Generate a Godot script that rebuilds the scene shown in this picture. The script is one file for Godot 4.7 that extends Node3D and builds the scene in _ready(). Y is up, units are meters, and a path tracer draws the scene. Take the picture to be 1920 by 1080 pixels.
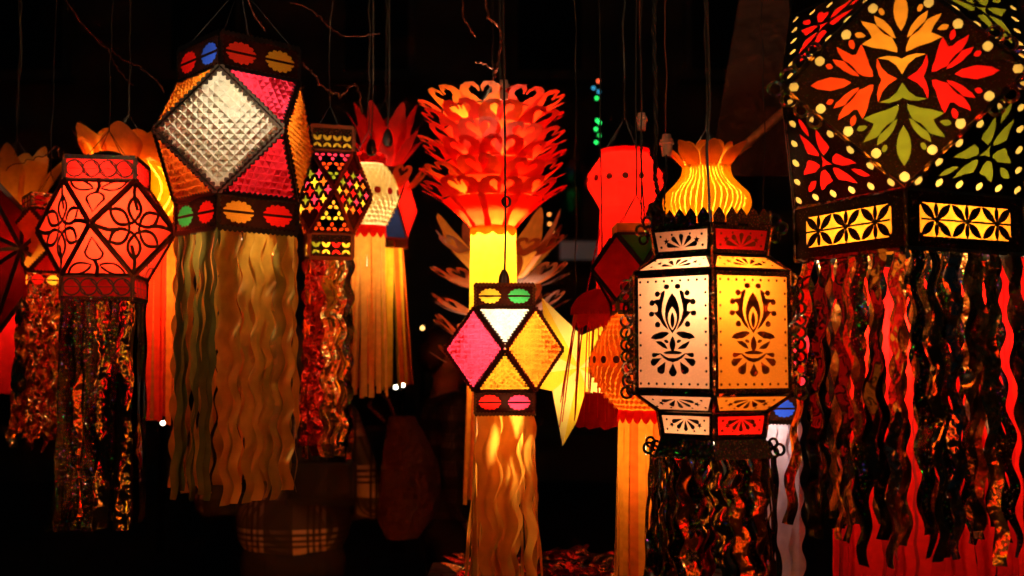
extends Node3D
# A night market stall hung with lit paper lanterns (kandils).
# Metres, y up. at(px, py, d) turns a photograph pixel and a depth into a point.

const F := 2025.0            # focal length in photograph pixels (45 mm on a 24 mm high frame, 1080 pixels)
const EYE := 1.60            # camera height
const POLE_Y := 2.95         # height of the bamboo the lanterns hang from
var cam_xf: Transform3D
var rng := RandomNumberGenerator.new()
var used := {}
var M := {}
var T := {}

# ------------------------------------------------------------------ positions
func at(px: float, py: float, d: float) -> Vector3:
	return cam_xf * Vector3((px - 960.0) / F * d, (540.0 - py) / F * d, -d)

func facing(px: float) -> float:      # turn that makes +Z look at the camera
	return -atan((px - 960.0) / F)

func rnd(a: float, b: float) -> float:
	return rng.randf_range(a, b)

# ------------------------------------------------------------------ things and parts
func numbered(called: String) -> String:
	if not used.has(called):
		used[called] = 0
		return called
	used[called] += 1
	return "%s_%03d" % [called, used[called]]

func tag(o: Node, label: String, category: String, group := "", kind := "") -> void:
	if label: o.set_meta("label", label)
	if category: o.set_meta("category", category)
	if group: o.set_meta("group", group)
	if kind: o.set_meta("kind", kind)

func thing(called: String, label: String, category: String, where: Vector3, turn := 0.0, group := "") -> Node3D:
	var o := Node3D.new()
	o.name = numbered(called)
	add_child(o)
	o.position = where
	o.rotation.y = turn
	tag(o, label, category, group)
	return o

func node(parent: Node, called: String) -> Node3D:
	var o := Node3D.new()
	o.name = called
	parent.add_child(o, true)
	return o

func add_mesh(parent: Node, called: String, mesh: Mesh, m: Material) -> MeshInstance3D:
	var o := MeshInstance3D.new()
	o.name = numbered(called) if parent == self else called
	o.mesh = mesh
	o.material_override = m
	parent.add_child(o, true)
	return o

# flat shaded triangle list
func put(parent: Node, called: String, tris: PackedVector3Array, m: Material) -> MeshInstance3D:
	return add_mesh(parent, called, flat_mesh(tris), m)

func flat_mesh(tris: PackedVector3Array) -> ArrayMesh:
	var arr := []
	arr.resize(Mesh.ARRAY_MAX)
	arr[Mesh.ARRAY_VERTEX] = tris
	var am := ArrayMesh.new()
	if tris.size() > 2:
		am.add_surface_from_arrays(Mesh.PRIMITIVE_TRIANGLES, arr)
	return am

# rows of points -> smooth sheet
func grid_mesh(rows: Array, closed := false, flat := false) -> ArrayMesh:
	var w: int = rows[0].size()
	var h: int = rows.size()
	var v := PackedVector3Array()
	var nrm := PackedVector3Array()
	var idx := PackedInt32Array()
	for r in rows:
		for p in r:
			v.append(p)
	nrm.resize(v.size())
	var cols := w if closed else w - 1
	for j in h - 1:
		for i in cols:
			var a := j * w + i
			var b := j * w + (i + 1) % w
			var c := a + w
			var d := b + w
			for t in [[a, b, c], [b, d, c]]:
				idx.append_array(PackedInt32Array(t))
				var n: Vector3 = (v[t[2]] - v[t[0]]).cross(v[t[1]] - v[t[0]])
				nrm[t[0]] += n; nrm[t[1]] += n; nrm[t[2]] += n
	if flat:
		var tr := PackedVector3Array()
		for k in idx: tr.append(v[k])
		return flat_mesh(tr)
	for i in nrm.size():
		nrm[i] = nrm[i].normalized() if nrm[i].length() > 1e-12 else Vector3.UP
	var arr := []
	arr.resize(Mesh.ARRAY_MAX)
	arr[Mesh.ARRAY_VERTEX] = v
	arr[Mesh.ARRAY_NORMAL] = nrm
	arr[Mesh.ARRAY_INDEX] = idx
	var am := ArrayMesh.new()
	am.add_surface_from_arrays(Mesh.PRIMITIVE_TRIANGLES, arr)
	return am

func lathe_rows(profile: Array, n: int, phase := 0.0) -> Array:   # profile of Vector2(radius, y)
	var rows := []
	for p in profile:
		var r := PackedVector3Array()
		for i in n:
			var a := TAU * i / n + phase
			r.append(Vector3(sin(a) * p.x, p.y, cos(a) * p.x))
		rows.append(r)
	return rows

func tube_mesh(pts: Array, r: float, sides := 6) -> ArrayMesh:
	var rows := []
	for i in pts.size():
		var d: Vector3 = (pts[mini(i + 1, pts.size() - 1)] - pts[maxi(i - 1, 0)]).normalized()
		var s := d.cross(Vector3(0.31, 0.2, 0.93)).normalized()
		var u := s.cross(d)
		var row := PackedVector3Array()
		for k in sides:
			var a := TAU * k / sides
			row.append(pts[i] + (s * cos(a) + u * sin(a)) * r)
		rows.append(row)
	return grid_mesh(rows, true)

func box_tris(c: Vector3, h: Vector3, b := Basis()) -> PackedVector3Array:
	var p := []
	for x in [-1, 1]:
		for y in [-1, 1]:
			for z in [-1, 1]:
				p.append(c + b * Vector3(x * h.x, y * h.y, z * h.z))
	var out := PackedVector3Array()
	for f in [[0, 1, 3, 2], [4, 6, 7, 5], [0, 4, 5, 1], [2, 3, 7, 6], [0, 2, 6, 4], [1, 5, 7, 3]]:
		out.append_array(PackedVector3Array([p[f[0]], p[f[1]], p[f[2]], p[f[0]], p[f[2]], p[f[3]]]))
	return out

# ------------------------------------------------------------------ flat shapes
# even-odd fill of polygons (holes allowed) as trapezoids between levels q apart
func fill(polys: Array, q: float) -> PackedVector2Array:
	var bands := {}
	for poly in polys:
		var n: int = poly.size()
		for i in n:
			var a: Vector2 = poly[i]
			var b: Vector2 = poly[(i + 1) % n]
			var ia := roundi(a.y / q)
			var ib := roundi(b.y / q)
			if ia == ib: continue
			if ia > ib:
				var t := a; a = b; b = t
				var ti := ia; ia = ib; ib = ti
			for k in range(ia, ib):
				var x0 := lerpf(a.x, b.x, float(k - ia) / (ib - ia))
				var x1 := lerpf(a.x, b.x, float(k + 1 - ia) / (ib - ia))
				if not bands.has(k): bands[k] = []
				bands[k].append(Vector2(x0, x1))
	var out := PackedVector2Array()
	for k in bands:
		var l: Array = bands[k]
		l.sort_custom(func(p, r): return p.x + p.y < r.x + r.y)
		var y0: float = k * q
		var y1: float = (k + 1) * q
		for i in range(0, l.size() - 1, 2):
			var a: Vector2 = l[i]
			var b: Vector2 = l[i + 1]
			out.append_array(PackedVector2Array([Vector2(a.x, y0), Vector2(b.x, y0), Vector2(b.y, y1), Vector2(a.x, y0), Vector2(b.y, y1), Vector2(a.y, y1)]))
	return out

func tri2(poly: PackedVector2Array) -> PackedVector2Array:
	var out := PackedVector2Array()
	for i in Geometry2D.triangulate_polygon(poly):
		out.append(poly[i])
	return out

func circle(c: Vector2, r: float, n := 10, ry := -1.0) -> PackedVector2Array:
	var p := PackedVector2Array()
	for i in n:
		var a := TAU * i / n
		p.append(c + Vector2(cos(a) * r, sin(a) * (r if ry < 0 else ry)))
	return p

func leaf(a: Vector2, b: Vector2, w: float, bend := 0.0, n := 6, sharp := 0.8) -> PackedVector2Array:
	var p := PackedVector2Array()
	var d := b - a
	var s := Vector2(-d.y, d.x).normalized()
	for i in n + 1:
		var t := float(i) / n
		p.append(a + d * t + s * (w * 0.5 * pow(sin(PI * t), sharp) + bend * sin(PI * t)))
	for i in range(n - 1, 0, -1):
		var t := float(i) / n
		p.append(a + d * t + s * (-w * 0.5 * pow(sin(PI * t), sharp) + bend * sin(PI * t)))
	return p

func drop(a: Vector2, b: Vector2, w: float) -> PackedVector2Array:   # pointed at a, round at b
	var p := PackedVector2Array([a])
	var d := (b - a)
	var s := Vector2(-d.y, d.x).normalized()
	var c := b - d.normalized() * w * 0.5
	for i in 9:
		var t := -PI / 2 + PI * i / 8.0
		p.append(c + s * sin(-t) * w * 0.5 + d.normalized() * cos(t) * w * 0.5)
	return p

func star2(c: Vector2, r: float, n := 5, inner := 0.42, turn := 0.0) -> PackedVector2Array:
	var p := PackedVector2Array()
	for i in n * 2:
		var a := PI * i / n + PI / 2 + turn
		p.append(c + Vector2(cos(a), sin(a)) * (r if i % 2 == 0 else r * inner))
	return p

func moved(poly: PackedVector2Array, turn: float, by: Vector2, k := 1.0) -> PackedVector2Array:
	var p := PackedVector2Array()
	for v in poly: p.append(v.rotated(turn) * k + by)
	return p

func mirrored(poly: PackedVector2Array) -> PackedVector2Array:
	var p := PackedVector2Array()
	for v in poly: p.append(Vector2(v.x, -v.y))
	return p

func grown(poly: PackedVector2Array, by: float) -> PackedVector2Array:
	var o := Geometry2D.offset_polygon(poly, by)
	if o.is_empty(): return poly
	return o[0]

func scaled2(polys: Array, k: float) -> Array:
	var out := []
	for p in polys: out.append(moved(p, 0, Vector2.ZERO, k))
	return out

# stroke of width w along points, as quads
func stroke(pts: PackedVector2Array, w: float, closed := false) -> PackedVector2Array:
	var out := PackedVector2Array()
	var n := pts.size()
	var l := PackedVector2Array()
	var r := PackedVector2Array()
	for i in n:
		var a := pts[(i - 1 + n) % n] if closed else pts[maxi(i - 1, 0)]
		var b := pts[(i + 1) % n] if closed else pts[mini(i + 1, n - 1)]
		var s := (b - a).normalized().rotated(PI / 2) * w * 0.5
		l.append(pts[i] + s); r.append(pts[i] - s)
	for i in (n if closed else n - 1):
		var j := (i + 1) % n
		out.append_array(PackedVector2Array([l[i], r[i], l[j], r[i], r[j], l[j]]))
	return out

# a flat panel in space: o origin, x and y axes, n outward
func frame_of(pts: Array, up := Vector3.UP, centre := Vector3.ZERO) -> Dictionary:
	var o := Vector3.ZERO
	for p in pts: o += p
	o /= pts.size()
	var n: Vector3 = (pts[1] - pts[0]).cross(pts[2] - pts[0]).normalized()
	if n.dot(o - centre) < 0: n = -n
	var x := up.cross(n).normalized()
	var y := n.cross(x)
	var poly := PackedVector2Array()
	for p in pts: poly.append(Vector2((p - o).dot(x), (p - o).dot(y)))
	return {"o": o, "x": x, "y": y, "n": n, "poly": poly}

func lift(f: Dictionary, flat: PackedVector2Array, off := 0.0) -> PackedVector3Array:
	var out := PackedVector3Array()
	for p in flat: out.append(f.o + f.x * p.x + f.y * p.y + f.n * off)
	return out

# strip with scalloped sides along an edge of a panel
func scallop(f: Dictionary, a: Vector2, b: Vector2, inward: float, outward: float, pitch: float, off: float) -> PackedVector3Array:
	var d := b - a
	var len := d.length()
	var t := d / len
	var s := Vector2(-t.y, t.x)
	if s.dot(-(a + b) * 0.5) < 0: s = -s
	var n := maxi(2, roundi(len / pitch))
	var out := PackedVector2Array()
	var per := 4
	for i in n * per:
		var s0 := float(i) / (n * per)
		var s1 := float(i + 1) / (n * per)
		var w0 := 0.42 + 0.58 * absf(sin(PI * s0 * n))
		var w1 := 0.42 + 0.58 * absf(sin(PI * s1 * n))
		var p0 := a + d * s0
		var p1 := a + d * s1
		out.append_array(PackedVector2Array([p0 + s * inward * w0, p0 - s * outward * w0, p1 + s * inward * w1, p0 - s * outward * w0, p1 - s * outward * w1, p1 + s * inward * w1]))
	return lift(f, out, off)

# embossed foil: little pyramids inside a polygon
func embossed(f: Dictionary, cell: float, height: float, turn := 0.0) -> PackedVector3Array:
	var out := PackedVector3Array()
	var poly: PackedVector2Array = f.poly
	var back := PackedVector2Array()
	var lo := Vector2(1e9, 1e9)
	var hi := -lo
	for p in poly:
		var r := p.rotated(-turn)
		back.append(r)
		lo = lo.min(r); hi = hi.max(r)
	for iy in range(floori(lo.y / cell), ceili(hi.y / cell)):
		for ix in range(floori(lo.x / cell), ceili(hi.x / cell)):
			var c := [Vector2(ix, iy) * cell, Vector2(ix + 1, iy) * cell, Vector2(ix + 1, iy + 1) * cell, Vector2(ix, iy + 1) * cell]
			var inside := 0
			for q in c:
				if Geometry2D.is_point_in_polygon(q, back): inside += 1
			if inside == 4:
				var h := height * rnd(0.55, 1.2)
				var m := Vector2(ix + 0.5 + rnd(-0.12, 0.12), iy + 0.5 + rnd(-0.12, 0.12)) * cell
				var ap := lift(f, PackedVector2Array([m.rotated(turn)]), h)[0]
				for k in 4:
					var e := lift(f, PackedVector2Array([c[k].rotated(turn), c[(k + 1) % 4].rotated(turn)]))
					out.append_array(PackedVector3Array([e[0], e[1], ap]))
			elif inside > 0:
				for g in Geometry2D.intersect_polygons(PackedVector2Array(c), back):
					var tr := tri2(g)
					for k in tr.size(): tr[k] = tr[k].rotated(turn)
					out.append_array(lift(f, tr))
	return out

# ------------------------------------------------------------------ materials
func lin(r: float, g: float, b: float) -> Color:
	return Color(r, g, b).linear_to_srgb()

func mat(called: String, c: Color, rough := 0.6, metal := 0.0, back := 0.0) -> StandardMaterial3D:
	if M.has(called): return M[called]
	var m := StandardMaterial3D.new()
	m.resource_name = called
	m.albedo_color = c.linear_to_srgb()
	m.roughness = rough
	m.metallic = metal
	m.cull_mode = BaseMaterial3D.CULL_DISABLED
	if back > 0:
		m.backlight_enabled = true
		var k := Color(back, back, back).linear_to_srgb()
		m.backlight = k
	M[called] = m
	return m

func textured(m: StandardMaterial3D, albedo: Texture2D, normal: Texture2D, scale: float, nscale := 1.0) -> StandardMaterial3D:
	m.uv1_triplanar = true
	m.uv1_scale = Vector3.ONE * scale
	if albedo: m.albedo_texture = albedo
	if normal:
		m.normal_enabled = true
		m.normal_texture = normal
		m.normal_scale = nscale
	return m

func noise_tex(freq: float, lo: Color, hi: Color, as_normal := false, seed_ := 1, strength := 8.0, octaves := 4) -> NoiseTexture2D:
	var n := FastNoiseLite.new()
	n.seed = seed_
	n.frequency = freq
	n.fractal_octaves = octaves
	var t := NoiseTexture2D.new()
	t.width = 512
	t.height = 512
	t.seamless = true
	t.noise = n
	t.as_normal_map = as_normal
	t.bump_strength = strength
	if not as_normal:
		var g := Gradient.new()
		g.set_color(0, lo)
		g.set_color(1, hi)
		t.color_ramp = g
	return t

# flecks of holographic glitter: colour and tilted normals, the same layout
func glitter(base: Color, count: int, rmin: float, rmax: float, cols: Array, seed_: int) -> Array:
	var g := RandomNumberGenerator.new()
	g.seed = seed_
	var N := 512
	var a := Image.create_empty(N, N, false, Image.FORMAT_RGB8)
	var b := Image.create_empty(N, N, false, Image.FORMAT_RGB8)
	a.fill(base)
	b.fill(Color(0.5, 0.5, 1.0))
	for i in count:
		var x := g.randi_range(0, N - 1)
		var y := g.randi_range(0, N - 1)
		var r := g.randf_range(rmin, rmax)
		var c: Color = cols[g.randi_range(0, cols.size() - 1)]
		var tilt := Vector3(g.randfn(0, 0.35), g.randfn(0, 0.35), 1).normalized()
		var nc := Color(tilt.x * 0.5 + 0.5, tilt.y * 0.5 + 0.5, tilt.z * 0.5 + 0.5)
		var k := ceili(r)
		for dy in range(-k, k + 1):
			for dx in range(-k, k + 1):
				if dx * dx + dy * dy <= r * r:
					a.set_pixel((x + dx + N) % N, (y + dy + N) % N, c)
					b.set_pixel((x + dx + N) % N, (y + dy + N) % N, nc)
	return [ImageTexture.create_from_image(a), ImageTexture.create_from_image(b)]

func make_materials() -> void:
	var mottle := noise_tex(0.012, Color(0.80, 0.80, 0.80), Color(1, 1, 1), false, 3)
	var fibre := noise_tex(0.05, Color.WHITE, Color.WHITE, true, 5, 3.0)
	var crumple := noise_tex(0.012, Color.WHITE, Color.WHITE, true, 9, 30.0, 3)
	var fine := noise_tex(0.16, Color.WHITE, Color.WHITE, true, 12, 14.0, 2)
	T.crumple = crumple
	T.mottle = mottle
	var rainbow := [Color(0.1, 1, 0.25), Color(0.15, 0.25, 1), Color(1, 0.15, 0.08), Color(0.1, 0.9, 0.4), Color(0.9, 0.9, 0.9), Color(1, 0.75, 0.2), Color(0.7, 0.3, 1)]
	var holo := glitter(Color(0.17, 0.16, 0.15), 2300, 1.0, 3.0, rainbow, 21)
	var holo_fine := glitter(Color(0.16, 0.13, 0.09), 5200, 0.5, 1.3, rainbow + [Color(0.9, 0.6, 0.3), Color(0.9, 0.5, 0.2)], 22)
	var pale_fleck := glitter(Color(0.86, 0.86, 0.86), 5200, 0.5, 1.4, [Color(1, 1, 1), Color(1, 1, 0.9)], 23)
	# papers: light from inside passes through
	for p in [["red", Color(0.82, 0.010, 0.006)], ["deep_red", Color(0.60, 0.006, 0.006)], ["orange", Color(0.90, 0.17, 0.012)], ["amber", Color(0.90, 0.33, 0.02)], ["apricot", Color(0.90, 0.27, 0.02)],
			["yellow", Color(0.90, 0.55, 0.03)], ["cream", Color(0.88, 0.70, 0.33)], ["flame", Color(0.88, 0.062, 0.006)], ["salmon", Color(0.90, 0.040, 0.014)], ["blush", Color(0.86, 0.44, 0.27)],
			["pale", Color(0.80, 0.62, 0.42)], ["pink", Color(0.82, 0.035, 0.09)], ["green", Color(0.05, 0.48, 0.09)], ["olive", Color(0.18, 0.20, 0.010)], ["blue", Color(0.02, 0.07, 0.50)], ["white", Color(0.86, 0.82, 0.74)], ["lemon", Color(0.90, 0.66, 0.16)], ["lilac", Color(0.70, 0.55, 0.62)]]:
		textured(mat("paper_" + p[0], p[1], 0.62, 0.0, 1.5), mottle, fibre, 5.0, 0.25)
		textured(mat("film_" + p[0], p[1], 0.30, 0.0, 1.5), mottle, null, 5.0)
		textured(mat("glitter_" + p[0], p[1], 0.42, 0.0, 1.45), pale_fleck[0], pale_fleck[1], 5.0, 0.9)
	for p in [["silver", Color(0.66, 0.69, 0.54)], ["pink", Color(0.86, 0.045, 0.11)], ["crimson", Color(0.80, 0.02, 0.035)], ["tangerine", Color(0.90, 0.13, 0.01)], ["gold", Color(0.90, 0.40, 0.02)], ["marigold", Color(0.90, 0.27, 0.015)]]:
		textured(mat("foil_" + p[0], p[1], 0.17, 0.28, 1.35), mottle, null, 5.0)
	# opaque trims and foils
	textured(mat("black_foil", Color(1, 1, 1), 0.25, 0.9), holo[0], holo[1], 3.2, 1.0)
	textured(mat("black_sheet", Color(0.16, 0.13, 0.13), 0.30, 0.7), holo_fine[0], holo_fine[1], 3.0, 1.0)
	textured(mat("brown_glitter", Color(0.9, 0.55, 0.3), 0.42, 0.7), holo_fine[0], holo_fine[1], 4.5, 1.0)
	textured(mat("black_mirror", Color(0.16, 0.14, 0.12), 0.12, 0.95), null, crumple, 2.0, 0.16)
	mat("black_plastic", Color(0.010, 0.009, 0.009), 0.35)
	mat("trim_black", Color(0.012, 0.010, 0.010), 0.28)
	mat("trim_maroon", Color(0.10, 0.008, 0.005), 0.30)
	mat("trim_silver", Color(0.75, 0.77, 0.80), 0.22, 0.9)
	mat("trim_brown", Color(0.055, 0.018, 0.008), 0.35, 0.2)
	mat("trim_copper", Color(0.22, 0.07, 0.02), 0.3, 0.5)
	mat("line_brown", Color(0.035, 0.008, 0.006), 0.45)
	textured(mat("gold_foil", Color(0.95, 0.55, 0.18), 0.20, 1.0), null, crumple, 6.0, 0.9)
	textured(mat("copper_foil", Color(0.85, 0.28, 0.08), 0.22, 1.0), null, crumple, 6.0, 0.9)
	textured(mat("copper_smooth", Color(0.90, 0.32, 0.09), 0.20, 1.0), null, crumple, 3.0, 0.3)
	textured(mat("gold_smooth", Color(1.0, 0.62, 0.20), 0.20, 1.0), null, crumple, 3.0, 0.3)
	textured(mat("silver_smooth", Color(0.75, 0.70, 0.62), 0.16, 1.0), null, crumple, 3.0, 0.3)
	textured(mat("silver_foil", Color(0.80, 0.78, 0.72), 0.18, 1.0), null, crumple, 5.0, 0.8)
	textured(mat("red_foil", Color(0.75, 0.05, 0.03), 0.22, 0.9), null, crumple, 4.0, 0.4)
	textured(mat("satin_olive", Color(0.40, 0.35, 0.07), 0.27, 0.40, 0.8), mottle, null, 3.0)
	textured(mat("satin_green", Color(0.24, 0.26, 0.07), 0.27, 0.45, 0.5), mottle, null, 3.0)
	textured(mat("satin_gold", Color(0.66, 0.40, 0.055), 0.28, 0.35, 0.9), mottle, null, 3.0)
	textured(mat("satin_amber", Color(0.85, 0.36, 0.035), 0.40, 0.0, 1.3), mottle, null, 3.0)
	textured(mat("satin_lilac", Color(0.60, 0.46, 0.52), 0.40, 0.0, 0.8), mottle, null, 3.0)
	# place
	mat("cord", Color(0.004, 0.004, 0.004), 0.85)
	mat("wire_copper", Color(0.12, 0.03, 0.015), 0.45, 0.3)
	mat("porcelain", Color(0.55, 0.42, 0.36), 0.35)
	textured(mat("bamboo", Color(0.30, 0.19, 0.08), 0.6), noise_tex(0.02, Color(0.6, 0.6, 0.6), Color(1, 1, 1), false, 31), null, 3.0)
	textured(mat("tarp", Color(0.022, 0.010, 0.008), 0.9), mottle, crumple, 1.2, 0.6)
	textured(mat("asphalt", Color(0.05, 0.05, 0.05), 0.85), noise_tex(0.08, Color(0.6, 0.6, 0.6), Color(1, 1, 1), false, 33), fine, 1.0, 0.6)
	mat("wall_dark", Color(0.10, 0.09, 0.085), 0.9)
	mat("glass_dark", Color(0.02, 0.02, 0.025), 0.1)

func glow(called: String, c: Color, e: float) -> StandardMaterial3D:
	if M.has(called): return M[called]
	var m := mat(called, Color(0.8, 0.8, 0.8), 0.4)
	m.emission_enabled = true
	m.emission = c.linear_to_srgb()
	m.emission_energy_multiplier = e
	return m

# a lit bulb: glowing glass with its light inside
func bulb(parent: Node, where: Vector3, energy: float, c := Color(1.0, 0.64, 0.32), r := 0.02) -> void:
	var s := SphereMesh.new()
	s.radius = r
	s.height = r * 2.3
	s.radial_segments = 12
	s.rings = 8
	var o := add_mesh(parent, "bulb", s, glow("bulb_glow", Color(1.0, 0.75, 0.45), 6.0))
	o.position = where
	var l := OmniLight3D.new()
	l.name = "bulb_light"
	l.light_energy = energy * 1.7
	l.light_color = c.linear_to_srgb()
	l.light_size = r * 0.8
	l.omni_range = 12.0
	l.omni_attenuation = 2.0
	l.shadow_enabled = true
	o.add_child(l)

# ------------------------------------------------------------------ lantern pieces
func hang(t: Node3D, apex: float, spread: float, corners := 4, r := 0.0016, bend := 0.004) -> void:
	var up := POLE_Y - t.position.y
	var pts := []
	var n := 14
	for i in n + 1:
		var s := float(i) / n
		pts.append(Vector3(rnd(-bend, bend) * (1 if i > 0 and i < n else 0), lerpf(apex, up, s), rnd(-bend, bend)))
	add_mesh(t, "cord", tube_mesh(pts, r, 6), M.cord)
	for k in corners:
		var a := TAU * (k + 0.5) / corners
		var e := Vector3(sin(a), 0, cos(a)) * spread
		add_mesh(t, "sling_string", tube_mesh([Vector3(0, apex, 0), e + Vector3(0, apex - spread * 1.1 - 0.01, 0)], 0.0008, 4), M.cord)

# one ribbon of a tassel. base, tangent along the rim, outward direction
func strip_mesh(base: Vector3, tan: Vector3, out: Vector3, L: float, w: float, amp: float, wl: float, o := {}) -> ArrayMesh:
	var ph: float = o.get("phase", 0.0)
	var twist: float = o.get("twist", 0.0)
	var drift: float = o.get("drift", 0.0)
	var side: float = o.get("side", 0.0)
	var kink: float = o.get("kink", 0.0)
	var cup: float = o.get("cup", 0.0)
	var segs: int = maxi(6, ceili(L / (wl / 9.0))) if amp > 0 or kink > 0 else int(o.get("segs", 10))
	var rows := []
	var k1 := rnd(0, TAU)
	var k2 := rnd(0, TAU)
	var f1 := rnd(0.7, 1.3)
	for j in segs + 1:
		var s := float(j) / segs
		var y := L * s
		var a := twist * s * s + kink * (sin(y / wl * 1.7 * f1 + k1) * 0.8 + sin(y / wl * 4.1 * f1 + k2) * 0.35) * minf(1.0, s * 6.0)
		var wd := tan * cos(a) + out * sin(a)
		var nd := out * cos(a) - tan * sin(a)
		var c := base + Vector3.DOWN * y + tan * (amp * sin(TAU * y / wl + ph) + side * s) + out * (drift * s + kink * 0.008 * sin(y / wl * 2.3 + k2) * s)
		c += tan * rnd(-1, 1) * float(o.get("jit", 0.0))
		rows.append(PackedVector3Array([c - wd * w * 0.5, c + nd * cup * w, c + wd * w * 0.5]))
	return grid_mesh(rows)

# ribbons hanging from a square or round rim
func tassel(t: Node3D, rim: Array, L: float, w: float, amp: float, wl: float, mats: Array, o := {}) -> Node3D:
	var tn := node(t, "tassel")
	for e in rim:      # [base, tangent, outward]
		var q := {"phase": o.get("phase", 0.0) + rnd(-1, 1) * float(o.get("phase_var", 0.5)), "twist": rnd(-1, 1) * float(o.get("twist", 0.2)), "drift": rnd(0.0, 1.0) * float(o.get("drift", 0.02)),
			"side": rnd(-1, 1) * float(o.get("side", 0.01)), "kink": float(o.get("kink", 0.0)) * rnd(0.4, 1.3), "cup": rnd(-1, 1) * float(o.get("cup", 0.12)), "jit": o.get("jit", 0.0), "segs": o.get("segs", 10)}
		var m: Material = M[mats[rng.randi_range(0, mats.size() - 1)]]
		add_mesh(tn, "ribbon", strip_mesh(e[0], e[1], e[2], L * rnd(1.0 - float(o.get("len_var", 0.05)), 1.0), w * rnd(0.85, 1.12), amp * rnd(0.85, 1.1), wl, q), m)
	return tn

func square_rim(half: float, y: float, per: int, depth := 0.0) -> Array:
	var out := []
	for k in 4:
		var n := Vector3(sin(k * PI / 2), 0, cos(k * PI / 2))
		var tg := Vector3(cos(k * PI / 2), 0, -sin(k * PI / 2))
		for i in per:
			var s := (i + 0.5) / per * 2.0 - 1.0
			out.append([n * (half - 0.002 - rnd(0, depth)) + tg * s * half + Vector3(0, y, 0), tg, n])
	return out

func round_rim(r: float, y: float, count: int, depth := 0.0) -> Array:
	var out := []
	for i in count:
		var a := TAU * i / count
		var n := Vector3(sin(a), 0, cos(a))
		out.append([n * (r - rnd(0, depth)) + Vector3(0, y, 0), Vector3(n.z, 0, -n.x), n])
	return out

# black sheet with windows, a coloured film behind each window
func cut_panel(parent: Node, f: Dictionary, holes: Array, sheet: Material, q: float, piece := "petal", gap := 0.0012) -> void:
	var polys := [f.poly]
	for h in holes: polys.append(h[0])
	put(parent, "cut_sheet", lift(f, fill(polys, q), 0.0), sheet)
	for h in holes:
		var nm: String = h[2] if h.size() > 2 else piece
		put(parent, nm, lift(f, tri2(grown(h[0], gap)), -gap), h[1])

func sticker_halves(c: Vector2, rx: float, ry: float) -> Array:
	var up := PackedVector2Array()
	var n := 42
	for i in n + 1:
		var a := PI * i / n
		var k := 0.83 + 0.17 * absf(sin(a * 7.0))
		up.append(Vector2(cos(a) * rx * k, maxf(sin(a) * ry * k, ry * 0.09)))
	var dn := PackedVector2Array()
	for p in up: dn.append(Vector2(p.x, -p.y))
	return [moved(up, 0, c), moved(dn, 0, c)]

# the eight-sided kandil body: squares top and bottom, four diamonds, eight triangles
func kandil_panels(a: float, hh: float, ch: float) -> Array:
	var Tp := []; var Bp := []; var Mp := []
	for k in 4:
		var c := PI / 4 + PI / 2 * k
		var r := a / sqrt(2.0)
		Tp.append(Vector3(sin(c) * r, hh, cos(c) * r))
		Bp.append(Vector3(sin(c) * r, -hh, cos(c) * r))
		Mp.append(Vector3(sin(PI / 2 * k) * a, 0, cos(PI / 2 * k) * a))
	var out := []
	var up := Vector3(0, ch, 0)
	for k in 4:
		var p := (k + 3) % 4
		var n := (k + 1) % 4
		out.append(["upper", k, frame_of([Tp[p], Tp[k], Mp[k]])])
		out.append(["lower", k, frame_of([Bp[p], Bp[k], Mp[k]])])
		out.append(["diamond", k, frame_of([Tp[k], Mp[k], Bp[k], Mp[n]])])
		out.append(["top", k, frame_of([Tp[p], Tp[k], Tp[k] + up, Tp[p] + up])])
		out.append(["bottom", k, frame_of([Bp[p], Bp[k], Bp[k] - up, Bp[p] - up])])
	return out

func trims(parent: Node, f: Dictionary, w_in: float, w_out: float, pitch: float, m: Material, off := 0.002, bright := -1) -> void:
	var n: int = f.poly.size()
	for i in n:
		put(parent, "trim_strip", scallop(f, f.poly[i], f.poly[(i + 1) % n], w_in * (1.25 if i == bright else 1.0), w_out, pitch, off + 0.0004 * i), M.trim_silver if i == bright else m)

# faceted lantern with embossed foil panels and sticker collars
func foil_lantern(t: Node3D, a: float, hh: float, ch: float, films: Dictionary, stickers: Dictionary, o := {}) -> void:
	var trim: Material = M[o.get("trim", "trim_black")]
	var tw: float = a * float(o.get("trim_w", 0.052))
	for e in kandil_panels(a, hh, ch):
		var kind: String = e[0]
		var k: int = e[1]
		var f: Dictionary = e[2]
		if kind == "top" or kind == "bottom":
			var pn := node(t, "collar_panel")
			var w: float = absf(f.poly[0].x)
			var holes := []
			var cols: Array = stickers.get(kind + str(k), ["glitter_red", "glitter_amber"])
			for i in 2:
				var c := Vector2((i - 0.5) * w * 0.98, 0)
				for hf in sticker_halves(c, w * 0.38, ch * 0.33):
					holes.append([hf, M[cols[i]], "sticker"])
			cut_panel(pn, f, holes, M[o.get("collar", "collar_film")], ch / 26.0, "sticker", 0.0008)
			for i in 4:
				put(pn, "trim_strip", scallop(f, f.poly[i], f.poly[(i + 1) % 4], ch * 0.10, ch * (0.10 if i % 2 == 0 else 0.05), tw * 1.1, 0.0022 + 0.0003 * i), trim)
		else:
			var pn := node(t, kind + "_panel")
			put(pn, "embossed_foil", embossed(f, a * float(o.get("cell", 0.078)), a * float(o.get("emboss", 0.026)), o.get("turn", 0.0) if kind != "diamond" else float(o.get("turn_d", 0.0))), M[films[kind + str(k)]])
			trims(pn, f, tw * 1.15, tw * 0.85, tw * 1.3, trim if not (o.get("edge", "") != "" and kind == "diamond") else M[o.edge], 0.003, 1 if o.get("silver", "") == kind + str(k) else -1)

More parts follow.
